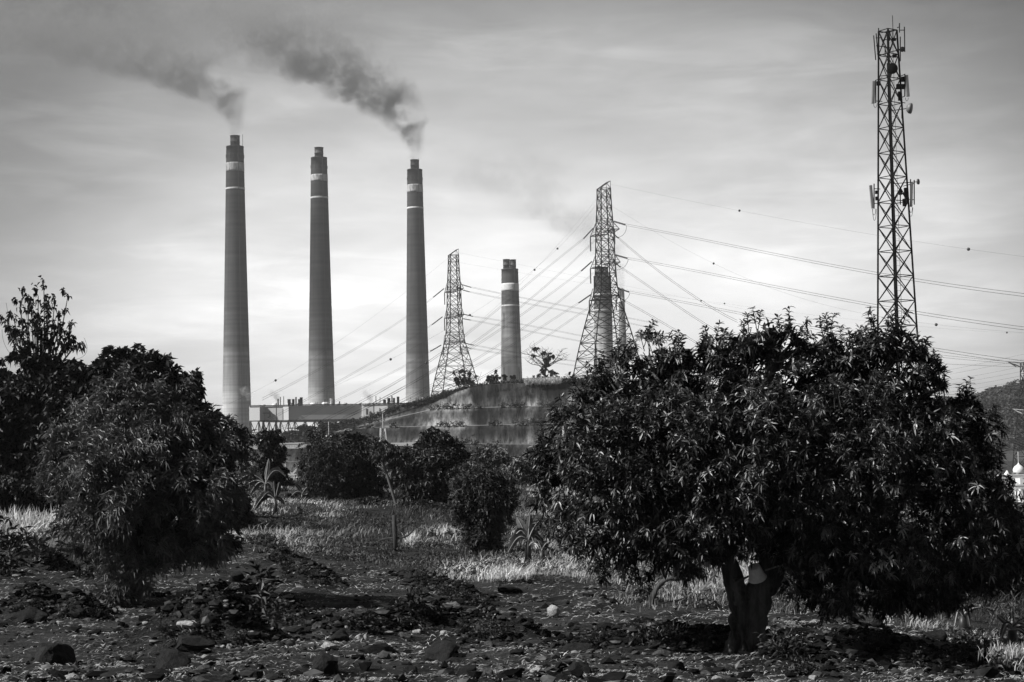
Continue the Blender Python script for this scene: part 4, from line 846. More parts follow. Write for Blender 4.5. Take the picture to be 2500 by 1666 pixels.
# ------------------------------------------------------------------ the mango tree on the right
def big_mango():
    D = hit(1828, 1598); base = hit_pt(1828, 1598); D = base[1]
    t = thing('mango_tree', 'large round mango tree filling the right side, its dark forked trunk bare', 'tree', base)
    def Q(px, py, dd=0): return P(px, py, D+dd)
    m = MB()
    def limb(pts, rad, n=18):
        pts = np.array(pts); k = 26; t_ = np.linspace(0, 1, len(pts)); tt = np.linspace(0, 1, k); deg = min(3, len(pts)-1)
        W_ = np.stack([np.polyval(np.polyfit(t_, pts[:, i], deg), tt) for i in range(3)], 1); m.tube(W_, np.interp(tt, np.linspace(0, 1, len(rad)), rad), n, wob=lambda a, b: ridged(a, b, .17))
    b0 = base-np.array([0, 0, .25])
    limb([b0, Q(1828, 1590), Q(1826, 1530), Q(1832, 1470), Q(1830, 1430)], [.28, .25, .225, .23, .2, .12], 44)
    limb([Q(1838, 1530, .05), Q(1840, 1475, .05), Q(1866, 1425), Q(1885, 1370, .1), Q(1890, 1300, .3)], [.2, .22, .2, .2, .17, .15])
    limb([Q(1826, 1500), Q(1808, 1460), Q(1790, 1410, -.05), Q(1772, 1370, -.05), Q(1776, 1300, 0), Q(1740, 1230, .2)], [.18, .16, .13, .12, .11, .1, .08])
    limb([Q(1812, 1470, -.1), Q(1808, 1445, -.15), Q(1803, 1412, -.2)], [.12, .095, .085, .07], 14)
    limb([Q(1778, 1365), Q(1740, 1365, -.2), Q(1680, 1340, -.5), Q(1600, 1290, -.9)], [.09, .08, .06, .04], 12)
    limb([Q(1815, 1540), Q(1795, 1520, -.1), Q(1782, 1508, -.15)], [.12, .09, .04], 12)
    for a in np.linspace(0, 6.28, 8)[:-1]:
        e = base+np.array([.45*math.cos(a), .45*math.sin(a), 0]); e[2] = float(ground_z(e[0], e[1]))-.08; limb([base+np.array([.12*math.cos(a), .12*math.sin(a), .35]), base+np.array([.3*math.cos(a), .3*math.sin(a), .03]), e], [.09, .07, .03], 10)
    part(m, 'trunk', M['bark'], t, True)
    L_ = [(1432, 1070, 95, 95), (1400, 1175, 105, 120, .3), (1560, 975, 120, 115, .3), (1520, 1140, 150, 150, -.7), (1480, 1290, 130, 95, -.2), (1700, 990, 130, 120, .4), (1640, 1110, 140, 140, -.9), (1850, 940, 125, 110, .2), (1690, 1250, 150, 130, -.9), (1610, 1330, 130, 75, -.2),
          (1850, 1110, 170, 160, -1.0), (2000, 965, 130, 120, .5), (2150, 935, 120, 105, .2), (2030, 1120, 160, 160, -.8), (1960, 1270, 150, 90, -.2), (2080, 1300, 160, 130, -.5), (2210, 1070, 130, 145, -.2), (2250, 1230, 150, 150, -.5), (2360, 1080, 80, 95, .2), (2380, 1220, 95, 120, 0),
          (2330, 1360, 120, 100, 0), (2130, 1420, 150, 75, 0), (2010, 1400, 85, 80, .6), (2240, 1450, 100, 50, .3), (1850, 1180, 200, 130, 1.5), (2080, 1100, 200, 150, 1.8), (1620, 1120, 180, 150, 1.6), (1350, 1130, 45, 60, 0), (2430, 1290, 60, 90, .2), (1505, 915, 40, 42, .2), (1583, 870, 45, 50, .2), (1655, 890, 40, 40), (1745, 875, 40, 50), (1850, 835, 50, 50), (1930, 842, 50, 45), (2015, 848, 38, 45), (2138, 840, 42, 50), (2195, 850, 35, 45), (2242, 900, 38, 50), (2284, 955, 32, 50), (2360, 1010, 32, 38), (1432, 968, 32, 32), (1475, 945, 32, 34), (2080, 910, 70, 75, .2), (1790, 900, 60, 60, .3), (2090, 960, 80, 80, 1.0)]
    LW = lobes_world(L_, D); lm = MB()
    forks = [Q(1740, 1230, .2), Q(1890, 1300, .3), Q(1600, 1290, -.9)]
    for c, rr in LW:
        f = min(forks, key=lambda q: np.linalg.norm(q-c)); br = curve(f, c, 8, .1, .05); lm.tube(br, np.linspace(.08, .02, 8), 6)
        for _ in range(7): q = c+nrm(rng.normal(size=3))*rr*.85; lm.tube(curve(br[rng.integers(4, 8)], q, 4, .1), np.linspace(.018, .006, 4), 4, cap=False)
        C, A, G = crown_points(LW, 8600, clump=5, shell=(.78, 1.03), crad=.2, keep=.72)
    G = G*rng.choice([.42, .75, 1.3, 1.75], len(G), p=[.48, .27, .15, .1])
    G = np.minimum(G, 1.75); V, Fs, T = leaves(C, A, 12, .0057*D, .00115*D, G, True, droop=.28, jitter=.010, spread=(.6, 1.7)); cm = MB().add(V, Fs, T)
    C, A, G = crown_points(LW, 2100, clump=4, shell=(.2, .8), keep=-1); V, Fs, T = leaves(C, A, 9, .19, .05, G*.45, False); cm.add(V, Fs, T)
    # leading shoots along the top
    st = lm; SC, SA, SG = [], [], []
    for c, rr in LW:
        for _ in range(4):
            u = nrm(np.array([rng.normal(0, .5), rng.normal(0, .5), 1.0])); p = c+u*rr*.92; d = nrm(u*.5+np.array([rng.normal(0, .25), rng.normal(0, .25), .8])); Ls = rng.uniform(.12, .30)
            if any(np.linalg.norm((p-c2)/r2) < .8 for c2, r2 in LW if c2 is not c): continue
            st.tube([p-d*.15, p+d*Ls*.5, p+d*Ls], [.008, .006, .003], 4, cap=False)
            for q in np.linspace(.15, 1, 5): SC.append(p+d*Ls*q); SA.append(d); SG.append(rng.uniform(.5, .9))
    V, Fs, T = leaves(np.array(SC), np.array(SA), 5, .0055*D, .0014*D, np.array(SG), True, spread=(.6, 1.3), droop=.45, jitter=.006); cm.add(V, Fs, T)
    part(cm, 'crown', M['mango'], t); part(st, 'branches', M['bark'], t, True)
    # upturned pot on a stick lodged in the fork
    c = Q(1845, 1398, -.28); k = thing('tin_pot', 'pale upturned tin pot on a stick in the fork of the big mango tree', 'pot', c)
    ax = nrm(np.array([-.30, -.42, .86])); rr = S(22, D); hh = S(34, D); q = np.array(Vector((0, 0, 1)).rotation_difference(Vector(ax)).to_matrix())
    b = MB().lathe((0, 0, 0), [(rr*.62, hh*.5+.001), (rr*.66, hh*.5), (rr*.68, hh*.47), (rr*.8, 0), (rr*.95, -hh*.44), (rr*1.02, -hh*.46), (rr*1.04, -hh*.5), (rr*.93, -hh*.5), (rr*.77, 0), (rr*.62, hh*.46)], 36, cap=(True, True)); b.V[0] = b.V[0]@q.T+c
    part(b, 'body', M['bucket'], k, True)
    stp = MB(); stp.tube([Q(1868, 1393, -.28), Q(1915, 1378, -.3), Q(1950, 1362, -.3), Q(1962, 1357, -.3)], [.012, .012, .014, .02], 8); part(stp, 'handle', M['barkpale'], k, True)
    solo(MB().tube([Q(1795, 1418, -.3), Q(1815, 1413, -.28), Q(1836, 1404, -.2)], [.016, .015, .012], 8), 'stick', M['bark'], 'short dark stick lying across the cut stub under the tin pot', 'stick')
    return D
DM = big_mango()

# ------------------------------------------------------------------ trees on the left
def left_trees():
    base = hit_pt(322, 1470); D = base[1]
    L_ = [(300, 985, 75, 75), (210, 1075, 85, 80, .3), (370, 1060, 105, 100, -.3), (520, 1085, 75, 70, .3), (450, 1170, 120, 110, -.4), (265, 1190, 115, 115, -.8), (560, 1150, 45, 80, .2), (330, 1290, 120, 90, -.4), (480, 1290, 95, 70, .2), (190, 1270, 60, 60, .2), (340, 1370, 80, 50, .1), (150, 1130, 45, 60, .5), (420, 1000, 50, 60), (590, 1090, 18, 50), (540, 1230, 50, 60, .3), (300, 1100, 150, 130, 1.2), (450, 1150, 120, 120, 1.3), (265, 1440, 55, 50, -.3), (300, 1385, 60, 60, -.2)]
    LW = lobes_world(L_, D); fork = P(325, 1375, D)
    t, cm = make_tree('mango_tree', 'bushy drooping tree with paler narrow leaves at the left, low on a short dark trunk', 'tree', base, fork, LW, .2, 3000, (.19, .034, 9, dict(droop=.35, lift=-.05, jitter=.03)), M['mango2'], tone=.95, fine=False, clump=7, shell=(.8, 1.03), keep=.74, inner=.5)
    # dark round tree behind
    D2 = 56.0; b2 = hit_pt(300, 1268); b2 = np.array([P(300, 1200, D2)[0], D2, float(ground_z(P(300, 1200, D2)[0], D2))])
    L2_ = [(290, 925, 55, 65), (355, 925, 60, 60), (420, 985, 55, 60), (475, 1040, 45, 50), (512, 1005, 22, 28), (200, 985, 75, 65), (260, 1010, 90, 80), (350, 1040, 110, 90), (440, 1100, 90, 80), (280, 1130, 120, 110), (235, 905, 25, 22), (455, 935, 20, 35), (278, 872, 20, 22), (343, 876, 18, 22), (520, 1130, 45, 60)]
    make_tree('leafy_tree', 'dense dark round tree standing behind the paler left tree', 'tree', b2, P(300, 1130, D2), lobes_world(L2_, D2), .22, 2800, (.32, .15, 7, dict(droop=.3)), M['leafdark'], tone=.7, clump=8, keep=.7, inner=.5, shell=(.8, 1.05))
    # tall thin topped tree at the far left
    D3 = 60.0; x3 = P(95, 1250, D3)[0]; b3 = np.array([x3, D3, float(ground_z(x3, D3))])
    L3_ = [(30, 915, 60, 50), (120, 945, 70, 55), (60, 1000, 100, 80), (150, 1010, 70, 80), (90, 1100, 130, 100), (20, 1180, 100, 80), (150, 1180, 100, 70), (60, 1230, 80, 50), (-20, 1240, 60, 50), (140, 1230, 60, 40), (180, 920, 30, 40), (-40, 1050, 90, 110), (60, 890, 40, 30)]
    LW3 = lobes_world(L3_, D3)
    t3, _ = make_tree('tall_tree', 'tall dark tree at the left edge with thin wispy branches above its crown', 'tree', b3, P(92, 1080, D3), LW3, .24, 2700, (.33, .17, 7, dict(droop=.3)), M['leafdark'], tone=.7, clump=8, keep=.7, inner=.5, shell=(.75, 1.05), twigs=6)
    wm = MB(); SC, SA = [], []
    tops = [(112, 680), (92, 700), (62, 705), (135, 720), (165, 708), (45, 728), (82, 742), (120, 745), (150, 760), (30, 760), (178, 785), (160, 800), (100, 775), (60, 780), (140, 790), (185, 822), (10, 770), (48, 800), (118, 720), (75, 722), (170, 840), (105, 800), (130, 830), (25, 795), (88, 760), (205, 840)]
    for i, (px, py) in enumerate(tops):
        p0 = P(95+(px-95)*.25, 935, D3+rng.normal(0, .3)); p1 = P(px, py, D3+rng.normal(0, .6)); mid = P(95+(px-95)*.7, 850, D3); w = np.array([p0, p0*.4+mid*.6, mid*.7+p1*.3, p1*.85+mid*.15, p1]); w[3] += rng.normal(0, .05, 3); w[4] += np.array([-.12, 0, -.03])
        wm.tube(w, [.05, .036, .024, .016, .01], 4, cap=False)
        for q in (1.0, .88, .72, .6, .5) if i % 2 else (1.0, .8, .65, .55, .4, .3): k = min(int(q*4), 3); SC.append(w[k]*(1-(q*4-k)) + w[min(k+1, 4)]*(q*4-k)); SA.append([rng.normal(0, .5), rng.normal(0, .5), -.2])
    for px, py in ((15, 745), (5, 810), (55, 715), (205, 830)): wm.tube(wire_pts([P(95+(px-95)*.6, 880, D3), P(px+6, py+30, D3), P(px, py-5, D3)]), .007, 3, cap=False)
    part(wm, 'wispy_branches', M['twig'], t3)
    V, Fs, T = leaves(np.array(SC), np.array(SA), 8, .2, .13, np.full(len(SC), .6), False, droop=.6, jitter=.05); part(MB().add(V, Fs, T), 'leaves', M['leafdark'], t3)
left_trees()

# ------------------------------------------------------------------ bushes and trees beyond the field
def gz_at(px, D): x = P(px, 1200, D)[0]; return np.array([x, D, float(ground_z(x, D))])
def bush(name, label, cx, ybase, D, L_, n, leaf, mt, tone, cat='bush', group=None, trunk=.1, **kw):
    b = gz_at(cx, D); LW = lobes_world(L_, D); lowest = min(c[2]-r[2]*.5 for c, r in LW); fork = np.array([b[0], D, max(b[2]+.3, min(lowest, b[2]+2.5))])
    return make_tree(name, label, cat, b, fork, LW, trunk, n, leaf, mt, tone=tone, group=group, **kw)
bush('bush', 'narrow tall dark bush in front of the pale gantry', 662, 1180, 95, [(660, 1085, 32, 34), (655, 1120, 34, 40), (668, 1140, 32, 45), (662, 1062, 20, 14), (650, 1180, 28, 40, 1), (680, 1185, 28, 40, 1)], 900, (.22, .10, 7), M['leafdark'], .6, keep=.75, shell=(.75, 1.05), inner=.6)
bush('bush', 'wide double-headed dark bush left of the thin bent tree', 835, 1225, 84, [(780, 1110, 45, 50), (800, 1150, 60, 65, -1), (850, 1090, 50, 30), (890, 1130, 40, 60), (760, 1150, 28, 45), (850, 1160, 65, 60, -1), (900, 1180, 38, 45), (790, 1195, 40, 35), (870, 1200, 60, 35), (815, 1080, 25, 16), (868, 1072, 22, 15)], 2600, (.2, .075, 7), M['leafdark'], .9, keep=.72, shell=(.78, 1.05), inner=.6)
bush('bush', 'light-leaved bush against the left part of the wide dark bush', 800, 1225, 80, [(800, 1105, 42, 32), (790, 1140, 50, 45), (815, 1165, 45, 50)], 900, (.17, .05, 7), M['leafmid'], .8, keep=.72, inner=.3)
bush('round_tree', 'broad dark tree right of the thin bent tree, below the terraced hill', 1065, 1250, 78, [(1065, 1095, 42, 36), (1040, 1130, 50, 45), (1095, 1125, 40, 40), (1060, 1170, 65, 55, -1), (1105, 1180, 35, 50), (1020, 1180, 32, 45), (1080, 1215, 50, 30), (1120, 1150, 18, 25), (1048, 1062, 20, 14)], 2200, (.26, .12, 7), M['leafdark'], 1.2, 'tree', keep=.72, shell=(.75, 1.05), inner=.6)
bush('round_bush', 'dense bush tapering to a narrow foot in the middle of the field', 1175, 1365, 46, [(1170, 1180, 50, 38), (1195, 1210, 55, 50), (1140, 1220, 38, 45), (1175, 1260, 50, 50), (1215, 1230, 35, 50), (1180, 1310, 42, 40), (1190, 1345, 30, 22)], 2000, (.15, .042, 8, dict(lift=.15)), M['leafmid'], 1.15, keep=.72, shell=(.75, 1.05), inner=.6)
GB = 'scrub behind the field'
for i, (cx, D, L_, tn, lb) in enumerate([
    (1190, 125, [(1190, 1120, 45, 25), (1170, 1150, 45, 35), (1210, 1160, 40, 40)], 1.2, 'grey-green shrub right behind the broad dark tree'),
    (1290, 118, [(1290, 1140, 45, 30), (1260, 1170, 40, 35), (1320, 1170, 40, 40), (1290, 1200, 50, 30)], 1.5, 'pale lumpy shrub between the round bush and the mango tree'),
    (1240, 112, [(1240, 1215, 45, 35), (1290, 1225, 50, 30)], .8, 'dark low shrub behind the banana plants'),
    (1400, 120, [(1400, 1150, 80, 60), (1450, 1180, 70, 50)], 1.0, 'dark shrub behind the left flank of the mango tree'),
    (985, 100, [(975, 1170, 38, 45), (985, 1210, 45, 30)], 1.1, 'greyish shrub behind the thin bent tree'),
    (1160, 100, [(1150, 1190, 30, 40), (1130, 1225, 30, 25)], .9, 'small shrub between the broad tree and the round bush'),
    (1600, 115, [(1600, 1160, 110, 60), (1700, 1180, 90, 60)], .8, 'scrub seen under the mango crown, left part'),
    (1850, 112, [(1850, 1180, 120, 60), (1950, 1190, 90, 50)], .8, 'scrub hidden behind the mango trunk'),
    (2100, 105, [(2080, 1190, 110, 70), (2190, 1200, 90, 60)], .8, 'scrub behind the right half of the mango tree')]):
    bush('shrub', lb, cx, 0, D, L_, 900 if i < 6 else 700, (.34, .2, 6), M['leafmid'], tn*1.5, 'shrub', GB, keep=.7, inner=.5, trunk=.08)
for i, (cx, D, L_, lb) in enumerate([
    (640, 88, [(610, 1215, 40, 22), (660, 1210, 45, 20)], 'low weedy bush under the left banana plant'), (740, 80, [(735, 1222, 35, 16), (760, 1232, 25, 12)], 'low leafy sapling left of the wide dark bush'), (905, 76, [(905, 1235, 28, 18)], 'small round bush at the foot of the wide dark bush'),
    (1040, 74, [(1020, 1240, 35, 14), (1075, 1245, 25, 12)], 'low bush at the foot of the broad dark tree'), (600, 55, [(560, 1240, 45, 40), (590, 1270, 35, 25)], 'dark undergrowth at the right foot of the left trees'), (40, 57, [(20, 1200, 80, 45), (90, 1215, 60, 35), (-20, 1240, 70, 40)], 'dark undergrowth at the left edge behind the tall grass')]):
    bush('low_bush', lb, cx, 0, D, L_, 480, (.2, .1, 7), M['leafdark'], 1.3, 'bush', 'low bushes in the field', keep=.7, inner=.5, trunk=.05)
# dark trees at the right edge, behind the bananas
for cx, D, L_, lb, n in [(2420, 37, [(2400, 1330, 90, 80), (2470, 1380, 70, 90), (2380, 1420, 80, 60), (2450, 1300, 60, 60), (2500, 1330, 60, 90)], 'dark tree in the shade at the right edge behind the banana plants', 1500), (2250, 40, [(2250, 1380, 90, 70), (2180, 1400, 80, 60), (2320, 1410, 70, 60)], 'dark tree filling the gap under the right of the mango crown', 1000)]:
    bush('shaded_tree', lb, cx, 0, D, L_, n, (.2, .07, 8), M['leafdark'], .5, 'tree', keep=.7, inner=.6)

# thin bent tree with pale trunk
def bent_tree():
    D = 76; b = gz_at(968, D); t = thing('bent_tree', 'thin tree with a pale bare bent trunk in the middle distance', 'tree', b)
    pts = [b-np.array([0, 0, .2]), P(968, 1235, D), P(957, 1200, D), P(946, 1165, D), P(938, 1135, D), P(933, 1118, D)]; m = MB(); m.tube(wire_pts(pts), np.linspace(.085, .055, 52), 8)
    for e in ((900, 1105), (960, 1100), (925, 1090), (950, 1085), (975, 1115), (910, 1090)): m.tube(curve(P(934, 1125, D), P(*e, D), 5, .1), np.linspace(.06, .02, 5), 5, cap=False)
    m.tube([P(942, 1160, D), P(950, 1148, D), P(955, 1140, D)], [.05, .04, .02], 5); part(m, 'trunk', mat('grey_bark', .05, .16, 3, .85, stretch=(1, 1, .2)), t, True)
    LW = lobes_world([(925, 1108, 25, 16), (950, 1100, 26, 18), (968, 1115, 20, 20), (935, 1090, 18, 10), (975, 1135, 15, 22)], D); C, A, G = crown_points(LW, 420, clump=6, keep=.5, shell=(.3, 1.1)); V, Fs, T = leaves(C, A, 7, .2, .08, G, False); part(MB().add(V, Fs, T), 'crown', M['leafmid'], t)
bent_tree()

# crest of the hill
def crest_tree(px, L_, label, n, D=404, leaf=(.7, .4, 6), tw=8, mt='leafdark', cat='bush', fork=None, bare=()):
    y = poly_y(CREST, px); b = P(px, y+2, D); LW = lobes_world(L_, D); f = P(*fork, D) if fork else b+np.array([0, 0, .8])
    t, cm = make_tree('hilltop_tree' if cat == 'tree' else 'hilltop_bush', label, cat, b, f, LW, .25, n, leaf, M[mt], tone=.8, keep=.4, inner=.2, shell=(.4, 1.1), twigs=tw, clump=6, limb=.6)
    if bare:
        m = MB()
        for q in bare:
            w = curve(f, P(*q, D), 7, .1, .03); m.tube(w, np.linspace(.16, .03, 7), 4, cap=False)
            for _ in range(6): k = rng.integers(3, 7); m.tube(curve(w[k], w[k]+np.array([rng.normal(0, 1.0), rng.normal(0, 1), rng.uniform(.2, 1.6)]), 4, .12), np.linspace(.06, .02, 4), 3, cap=False)
        part(m, 'bare_branches', M['twig'], t)
crest_tree(1135, [(1115, 922, 14, 14), (1135, 918, 16, 14), (1150, 928, 14, 12), (1125, 935, 14, 8), (1142, 938, 12, 8)], 'scrubby open bush on the hill crest at the foot of the smaller pylon', 150, tw=10, bare=((1105, 905), (1150, 905), (1165, 918), (1172, 930), (1120, 900)))
crest_tree(1200, [(1196, 925, 10, 9), (1213, 915, 9, 9), (1206, 926, 12, 8)], 'dark bushy pair of shrubs on the crest left of the short chimney foot', 160, leaf=(.5, .3, 6))
crest_tree(1233, [(1233, 921, 6, 6)], 'tiny round shrub on the crest in front of the short chimney, left one', 50, leaf=(.45, .3, 6), D=402)
crest_tree(1253, [(1253, 920, 8, 5)], 'small rounded shrub on the crest in front of the short chimney, right one', 60, leaf=(.45, .3, 6), D=402)
crest_tree(1332, [(1318, 917, 14, 9), (1345, 915, 18, 10), (1332, 905, 12, 10), (1335, 880, 7, 14), (1310, 852, 9, 5), (1303, 868, 5, 4), (1325, 865, 6, 8), (1345, 870, 7, 8)], 'open-crowned half-bare tree on the hill crest left of the big pylon', 260, cat='tree', fork=(1333, 898), leaf=(.55, .32, 6),
           bare=((1288, 852), (1283, 865), (1281, 876), (1296, 850), (1305, 846), (1322, 846), (1332, 850), (1343, 858), (1372, 852), (1385, 868), (1378, 880), (1300, 880), (1290, 872), (1366, 870)))
def crest_bits():
    # pale tall grass on the crest, fence, turf fringe
    r = np.random.default_rng(5); C, A = [], []
    for _ in range(500): px = r.uniform(1283, 1368); C.append(P(px, poly_y(CREST, px)+6+r.uniform(-2, 5), 400+r.uniform(-1, 2))); A.append([r.normal(0, .2), -.2, 1])
    V, Fs, T = leaves(np.array(C), np.array(A), 6, 1.5, .16, np.full(len(C), 1.25), False, spread=(.05, .5), droop=.2, jitter=.15, r=r); solo(MB().add(V, Fs, T), 'hilltop_grass', M['grass'], 'pale tall grass fringe along the hill crest', 'grass', kind='stuff')
    t = thing('fence', 'thin post and rail fence on the crest of the terraced hill', 'fence', P(1300, 940, 398)); m = MB(); prev = None
    for px in np.arange(1236, 1372, 12): a = P(px, poly_y(CREST, px)+10, 398.5); part(MB().bar(a-np.array([0, 0, .5]), a+np.array([0, 0, 1.7]), .035), 'post', M['panel'], t); m.bar(prev+np.array([0, 0, 1.7]), a+np.array([0, 0, 1.7]), .035) if prev is not None else 0; prev = a
    part(m, 'rail', M['panel'], t)
    C, A = [], []
    for _ in range(1500): px = r.uniform(700, 1500); C.append(P(px, poly_y(CREST, px)+r.uniform(0, 7), 401)); A.append([0, -.3, 1])
    for _ in range(2200):
        px = r.uniform(760, 1500); k = r.integers(0, 4); yy = poly_y(LEDGES[k], px)+r.normal(-2, 3)
        if vnoise(px/22, k*3.7, 77) < -.02 or yy < poly_y(CREST, px)+4: continue
        C.append(P(px, yy, HD[k+1]-.2+30*((px-1250)/800)**2)); A.append([0, -.3, 1])
    V, Fs, T = leaves(np.array(C), np.array(A), 6, .7, .3, r.uniform(.4, 1.4, len(C)), False, spread=(.2, 1.3), jitter=.3, r=r); solo(MB().add(V, Fs, T), 'hilltop_weeds', M['leafmid'], 'dark weeds fringing the crest of the terraced hill', 'weeds', kind='stuff')
crest_bits()
# trees in the valley below the raised building
for i, (px, D, L_, lb) in enumerate([(572, 520, [(565, 1075, 12, 14), (580, 1080, 14, 12), (550, 1085, 14, 14)], 'distant dark tree left under the raised building'), (605, 500, [(600, 1082, 9, 10), (612, 1085, 10, 8)], 'distant small tree under the left legs of the raised building'),
        (730, 560, [(715, 1062, 18, 9), (745, 1052, 22, 12), (735, 1066, 30, 8)], 'distant dark trees under the middle of the raised building, left clump'), (790, 570, [(775, 1046, 22, 12), (810, 1044, 22, 10), (790, 1058, 25, 8)], 'distant dark trees under the middle of the raised building, middle clump'),
        (850, 570, [(835, 1040, 16, 9), (862, 1034, 18, 8), (845, 1050, 14, 6)], 'distant dark trees beside the left end of the terraced hill'), (693, 570, [(690, 1072, 14, 7), (704, 1066, 12, 8)], 'distant dark shrubs right of the narrow bush')]):
    b = P(px, 1090, D); b[2] = -16; make_tree('distant_tree', lb, 'tree', b, P(px, 1085, D), lobes_world(L_, D), .3, 260, (1.3, .9, 6), M['leaffar'], tone=.9, group='distant trees under the raised building', keep=.4, inner=.3, shell=(.4, 1.1))
def mound():
    pts = [(640, 1094), (680, 1086), (720, 1070), (760, 1058), (800, 1047), (850, 1038), (900, 1030), (960, 1025), (1100, 1022)]; xs = np.linspace(640, 1100, 40); rows = []
    for dD, f in ((-110, 0), (-60, .45), (0, 1), (60, .8), (120, 0)):
        rows.append([np.array([P(px, poly_y(pts, px), 600)[0], 600+dD, -16.2+f*(P(px, poly_y(pts, px), 600)[2]+16)]) for px in xs])
    V = np.array(rows); m, n = V.shape[:2]; ii = np.arange(m-1)[:, None]*n; jj = np.arange(n-1)[None, :]; solo(MB().add(V.reshape(-1, 3), np.stack([ii+jj, ii+jj+1, ii+n+jj+1, ii+n+jj], -1).reshape(-1, 4)), 'hillock', M['turf'], kind='structure', smooth=True, org=(0, 0, 0))
mound()

# ------------------------------------------------------------------ grass, straw and gravel
def soil_edge(px): return np.interp(px, [-400, 0, 120, 300, 480, 620, 700, 850, 1000, 1200, 1500, 1680, 1850, 2100, 2300, 2500, 2900], [1330, 1325, 1335, 1300, 1295, 1330, 1350, 1372, 1392, 1425, 1448, 1475, 1470, 1490, 1560, 1632, 1700])
HX = np.linspace(-450, 2950, 171)
def project_ground():
    """depth of the soil / grass border seen along each bearing"""
    D = []
    for px in HX: D.append(hit(float(px), float(soil_edge(px))) or 40.0)
    return np.array(D)
EDGE_D = project_ground()
def edge_d(x, y): return np.interp(CX+F*x/y, HX, EDGE_D)
def grass():
    r = np.random.default_rng(11); n = 330000
    D = 1/np.sqrt(r.uniform(1/112**2, 1/13.5**2, n)) if False else np.exp(r.uniform(np.log(14), np.log(112), n)); b = r.uniform(-450, 2950, n); x = (b-CX)/F*D
    e = edge_d(x, D); ok = D > e+np.abs(r.normal(0, .9, n))*1.2-.9+5*vnoise(x/1.3, D/2.5, 71)*np.clip(e/30, .3, 1); x, D = x[ok], D[ok]
    pat = vnoise(x/2.2, D/5, 21)+.5*vnoise(x/.9, D/2, 22); tall = vnoise(x/3.1+9, D/7, 23)
    keep = r.random(len(x)) < np.clip(.95+pat*1.7, .06, 1); x, D, pat, tall = x[keep], D[keep], pat[keep], tall[keep]; z = ground_z(x, D); K = len(x)
    h = np.clip(.19+.4*tall+.22*pat+r.normal(0, .07, K), .06, .62)*np.clip(.5+(D-14)/50, .55, 1.0)*.88; w = np.maximum(.005, .00020*D)*r.uniform(.6, 1.6, K)
    az = r.uniform(0, 6.28, K); wind = np.stack([.3+.5*r.normal(size=K), .3*r.normal(size=K)], 1)*h[:, None]; s = np.stack([np.cos(az), np.sin(az), np.zeros(K)], 1)*w[:, None]
    p0 = np.stack([x, D, z-.03], 1); p1 = p0+np.stack([wind[:, 0]*.25, wind[:, 1]*.3, h*.6], 1); p2 = p0+np.stack([wind[:, 0], wind[:, 1], h*.95], 1)
    V = np.stack([p0-s, p0+s, p1+s*.8, p1-s*.8, p2], 1).reshape(-1, 3); o = (np.arange(K)*5)[:, None]
    tone = np.clip(.50+1.2*vnoise(x/1.3, D/3.5, 31)+1.0*vnoise(x/5, D/9, 32)+r.normal(0, .22, K), .08, 1.5)
    solo(MB().add(V, [o+np.array([[0, 1, 2, 3]]), o+np.array([[3, 2, 4]])], np.repeat(tone, 5)), 'dry_grass', M['grass'], 'dry windblown grass covering the field', 'grass', kind='stuff', org=(0, 60, -4))
    # turf under the grass: low dark ground cover
    n = 34000; D = np.exp(r.uniform(np.log(14), np.log(115), n)); b = r.uniform(-450, 2950, n); x = (b-CX)/F*D; ok = D > edge_d(x, D)-.3; x, D = x[ok], D[ok]
    ok = vnoise(x/1.5, D/3, 41) > -.05; x, D = x[ok], D[ok]; C = np.stack([x, D, ground_z(x, D)+.06], 1)
    V, Fs, T = leaves(C, np.tile([0, 0, 1.0], (len(C), 1)), 6, .16, .05, r.uniform(.6, 1.5, len(C)), False, spread=(.3, 1.3), jitter=.05, r=r); solo(MB().add(V, Fs, T), 'field_weeds', M['leafmid'], 'low green weeds growing through the dry grass', 'weeds', kind='stuff', org=(0, 60, -4))
    # straw and dead leaves lying on the soil
    n = 90000; D = np.exp(r.uniform(np.log(9), np.log(48), n)); b = r.uniform(-450, 2950, n); x = (b-CX)/F*D; ok = D < edge_d(x, D)+1.5; x, D = x[ok], D[ok]
    ok = r.random(len(x)) < np.clip(.55+1.6*vnoise(x/.8, D/1.6, 51), .08, 1); x, D = x[ok], D[ok]; K = len(x); z = ground_z(x, D)+.012
    az = r.normal(0, .9, K); L_ = r.uniform(.015, .075, K)*np.clip(D/22, .5, 1.2); wd = r.uniform(.002, .006, K)*np.clip(D/16, .6, 2.2); d = np.stack([np.cos(az), np.sin(az), r.normal(.05, .3, K)], 1)*L_[:, None]; s = np.stack([-np.sin(az), np.cos(az), np.full(K, .3)], 1)*wd[:, None]
    p = np.stack([x, D, z], 1); md = p+np.array([0, 0, .012]); V = np.stack([p-d, md-s, p+d, md+s], 1).reshape(-1, 3); o = (np.arange(K)*4)[:, None]
    solo(MB().add(V, [o+np.array([[0, 1, 2, 3]])], np.repeat(r.uniform(.15, 1.3, K), 4)), 'straw_litter', M['straw'], 'dead straw and leaves scattered over the bare soil', 'litter', kind='stuff', org=(0, 20, -3))
grass()

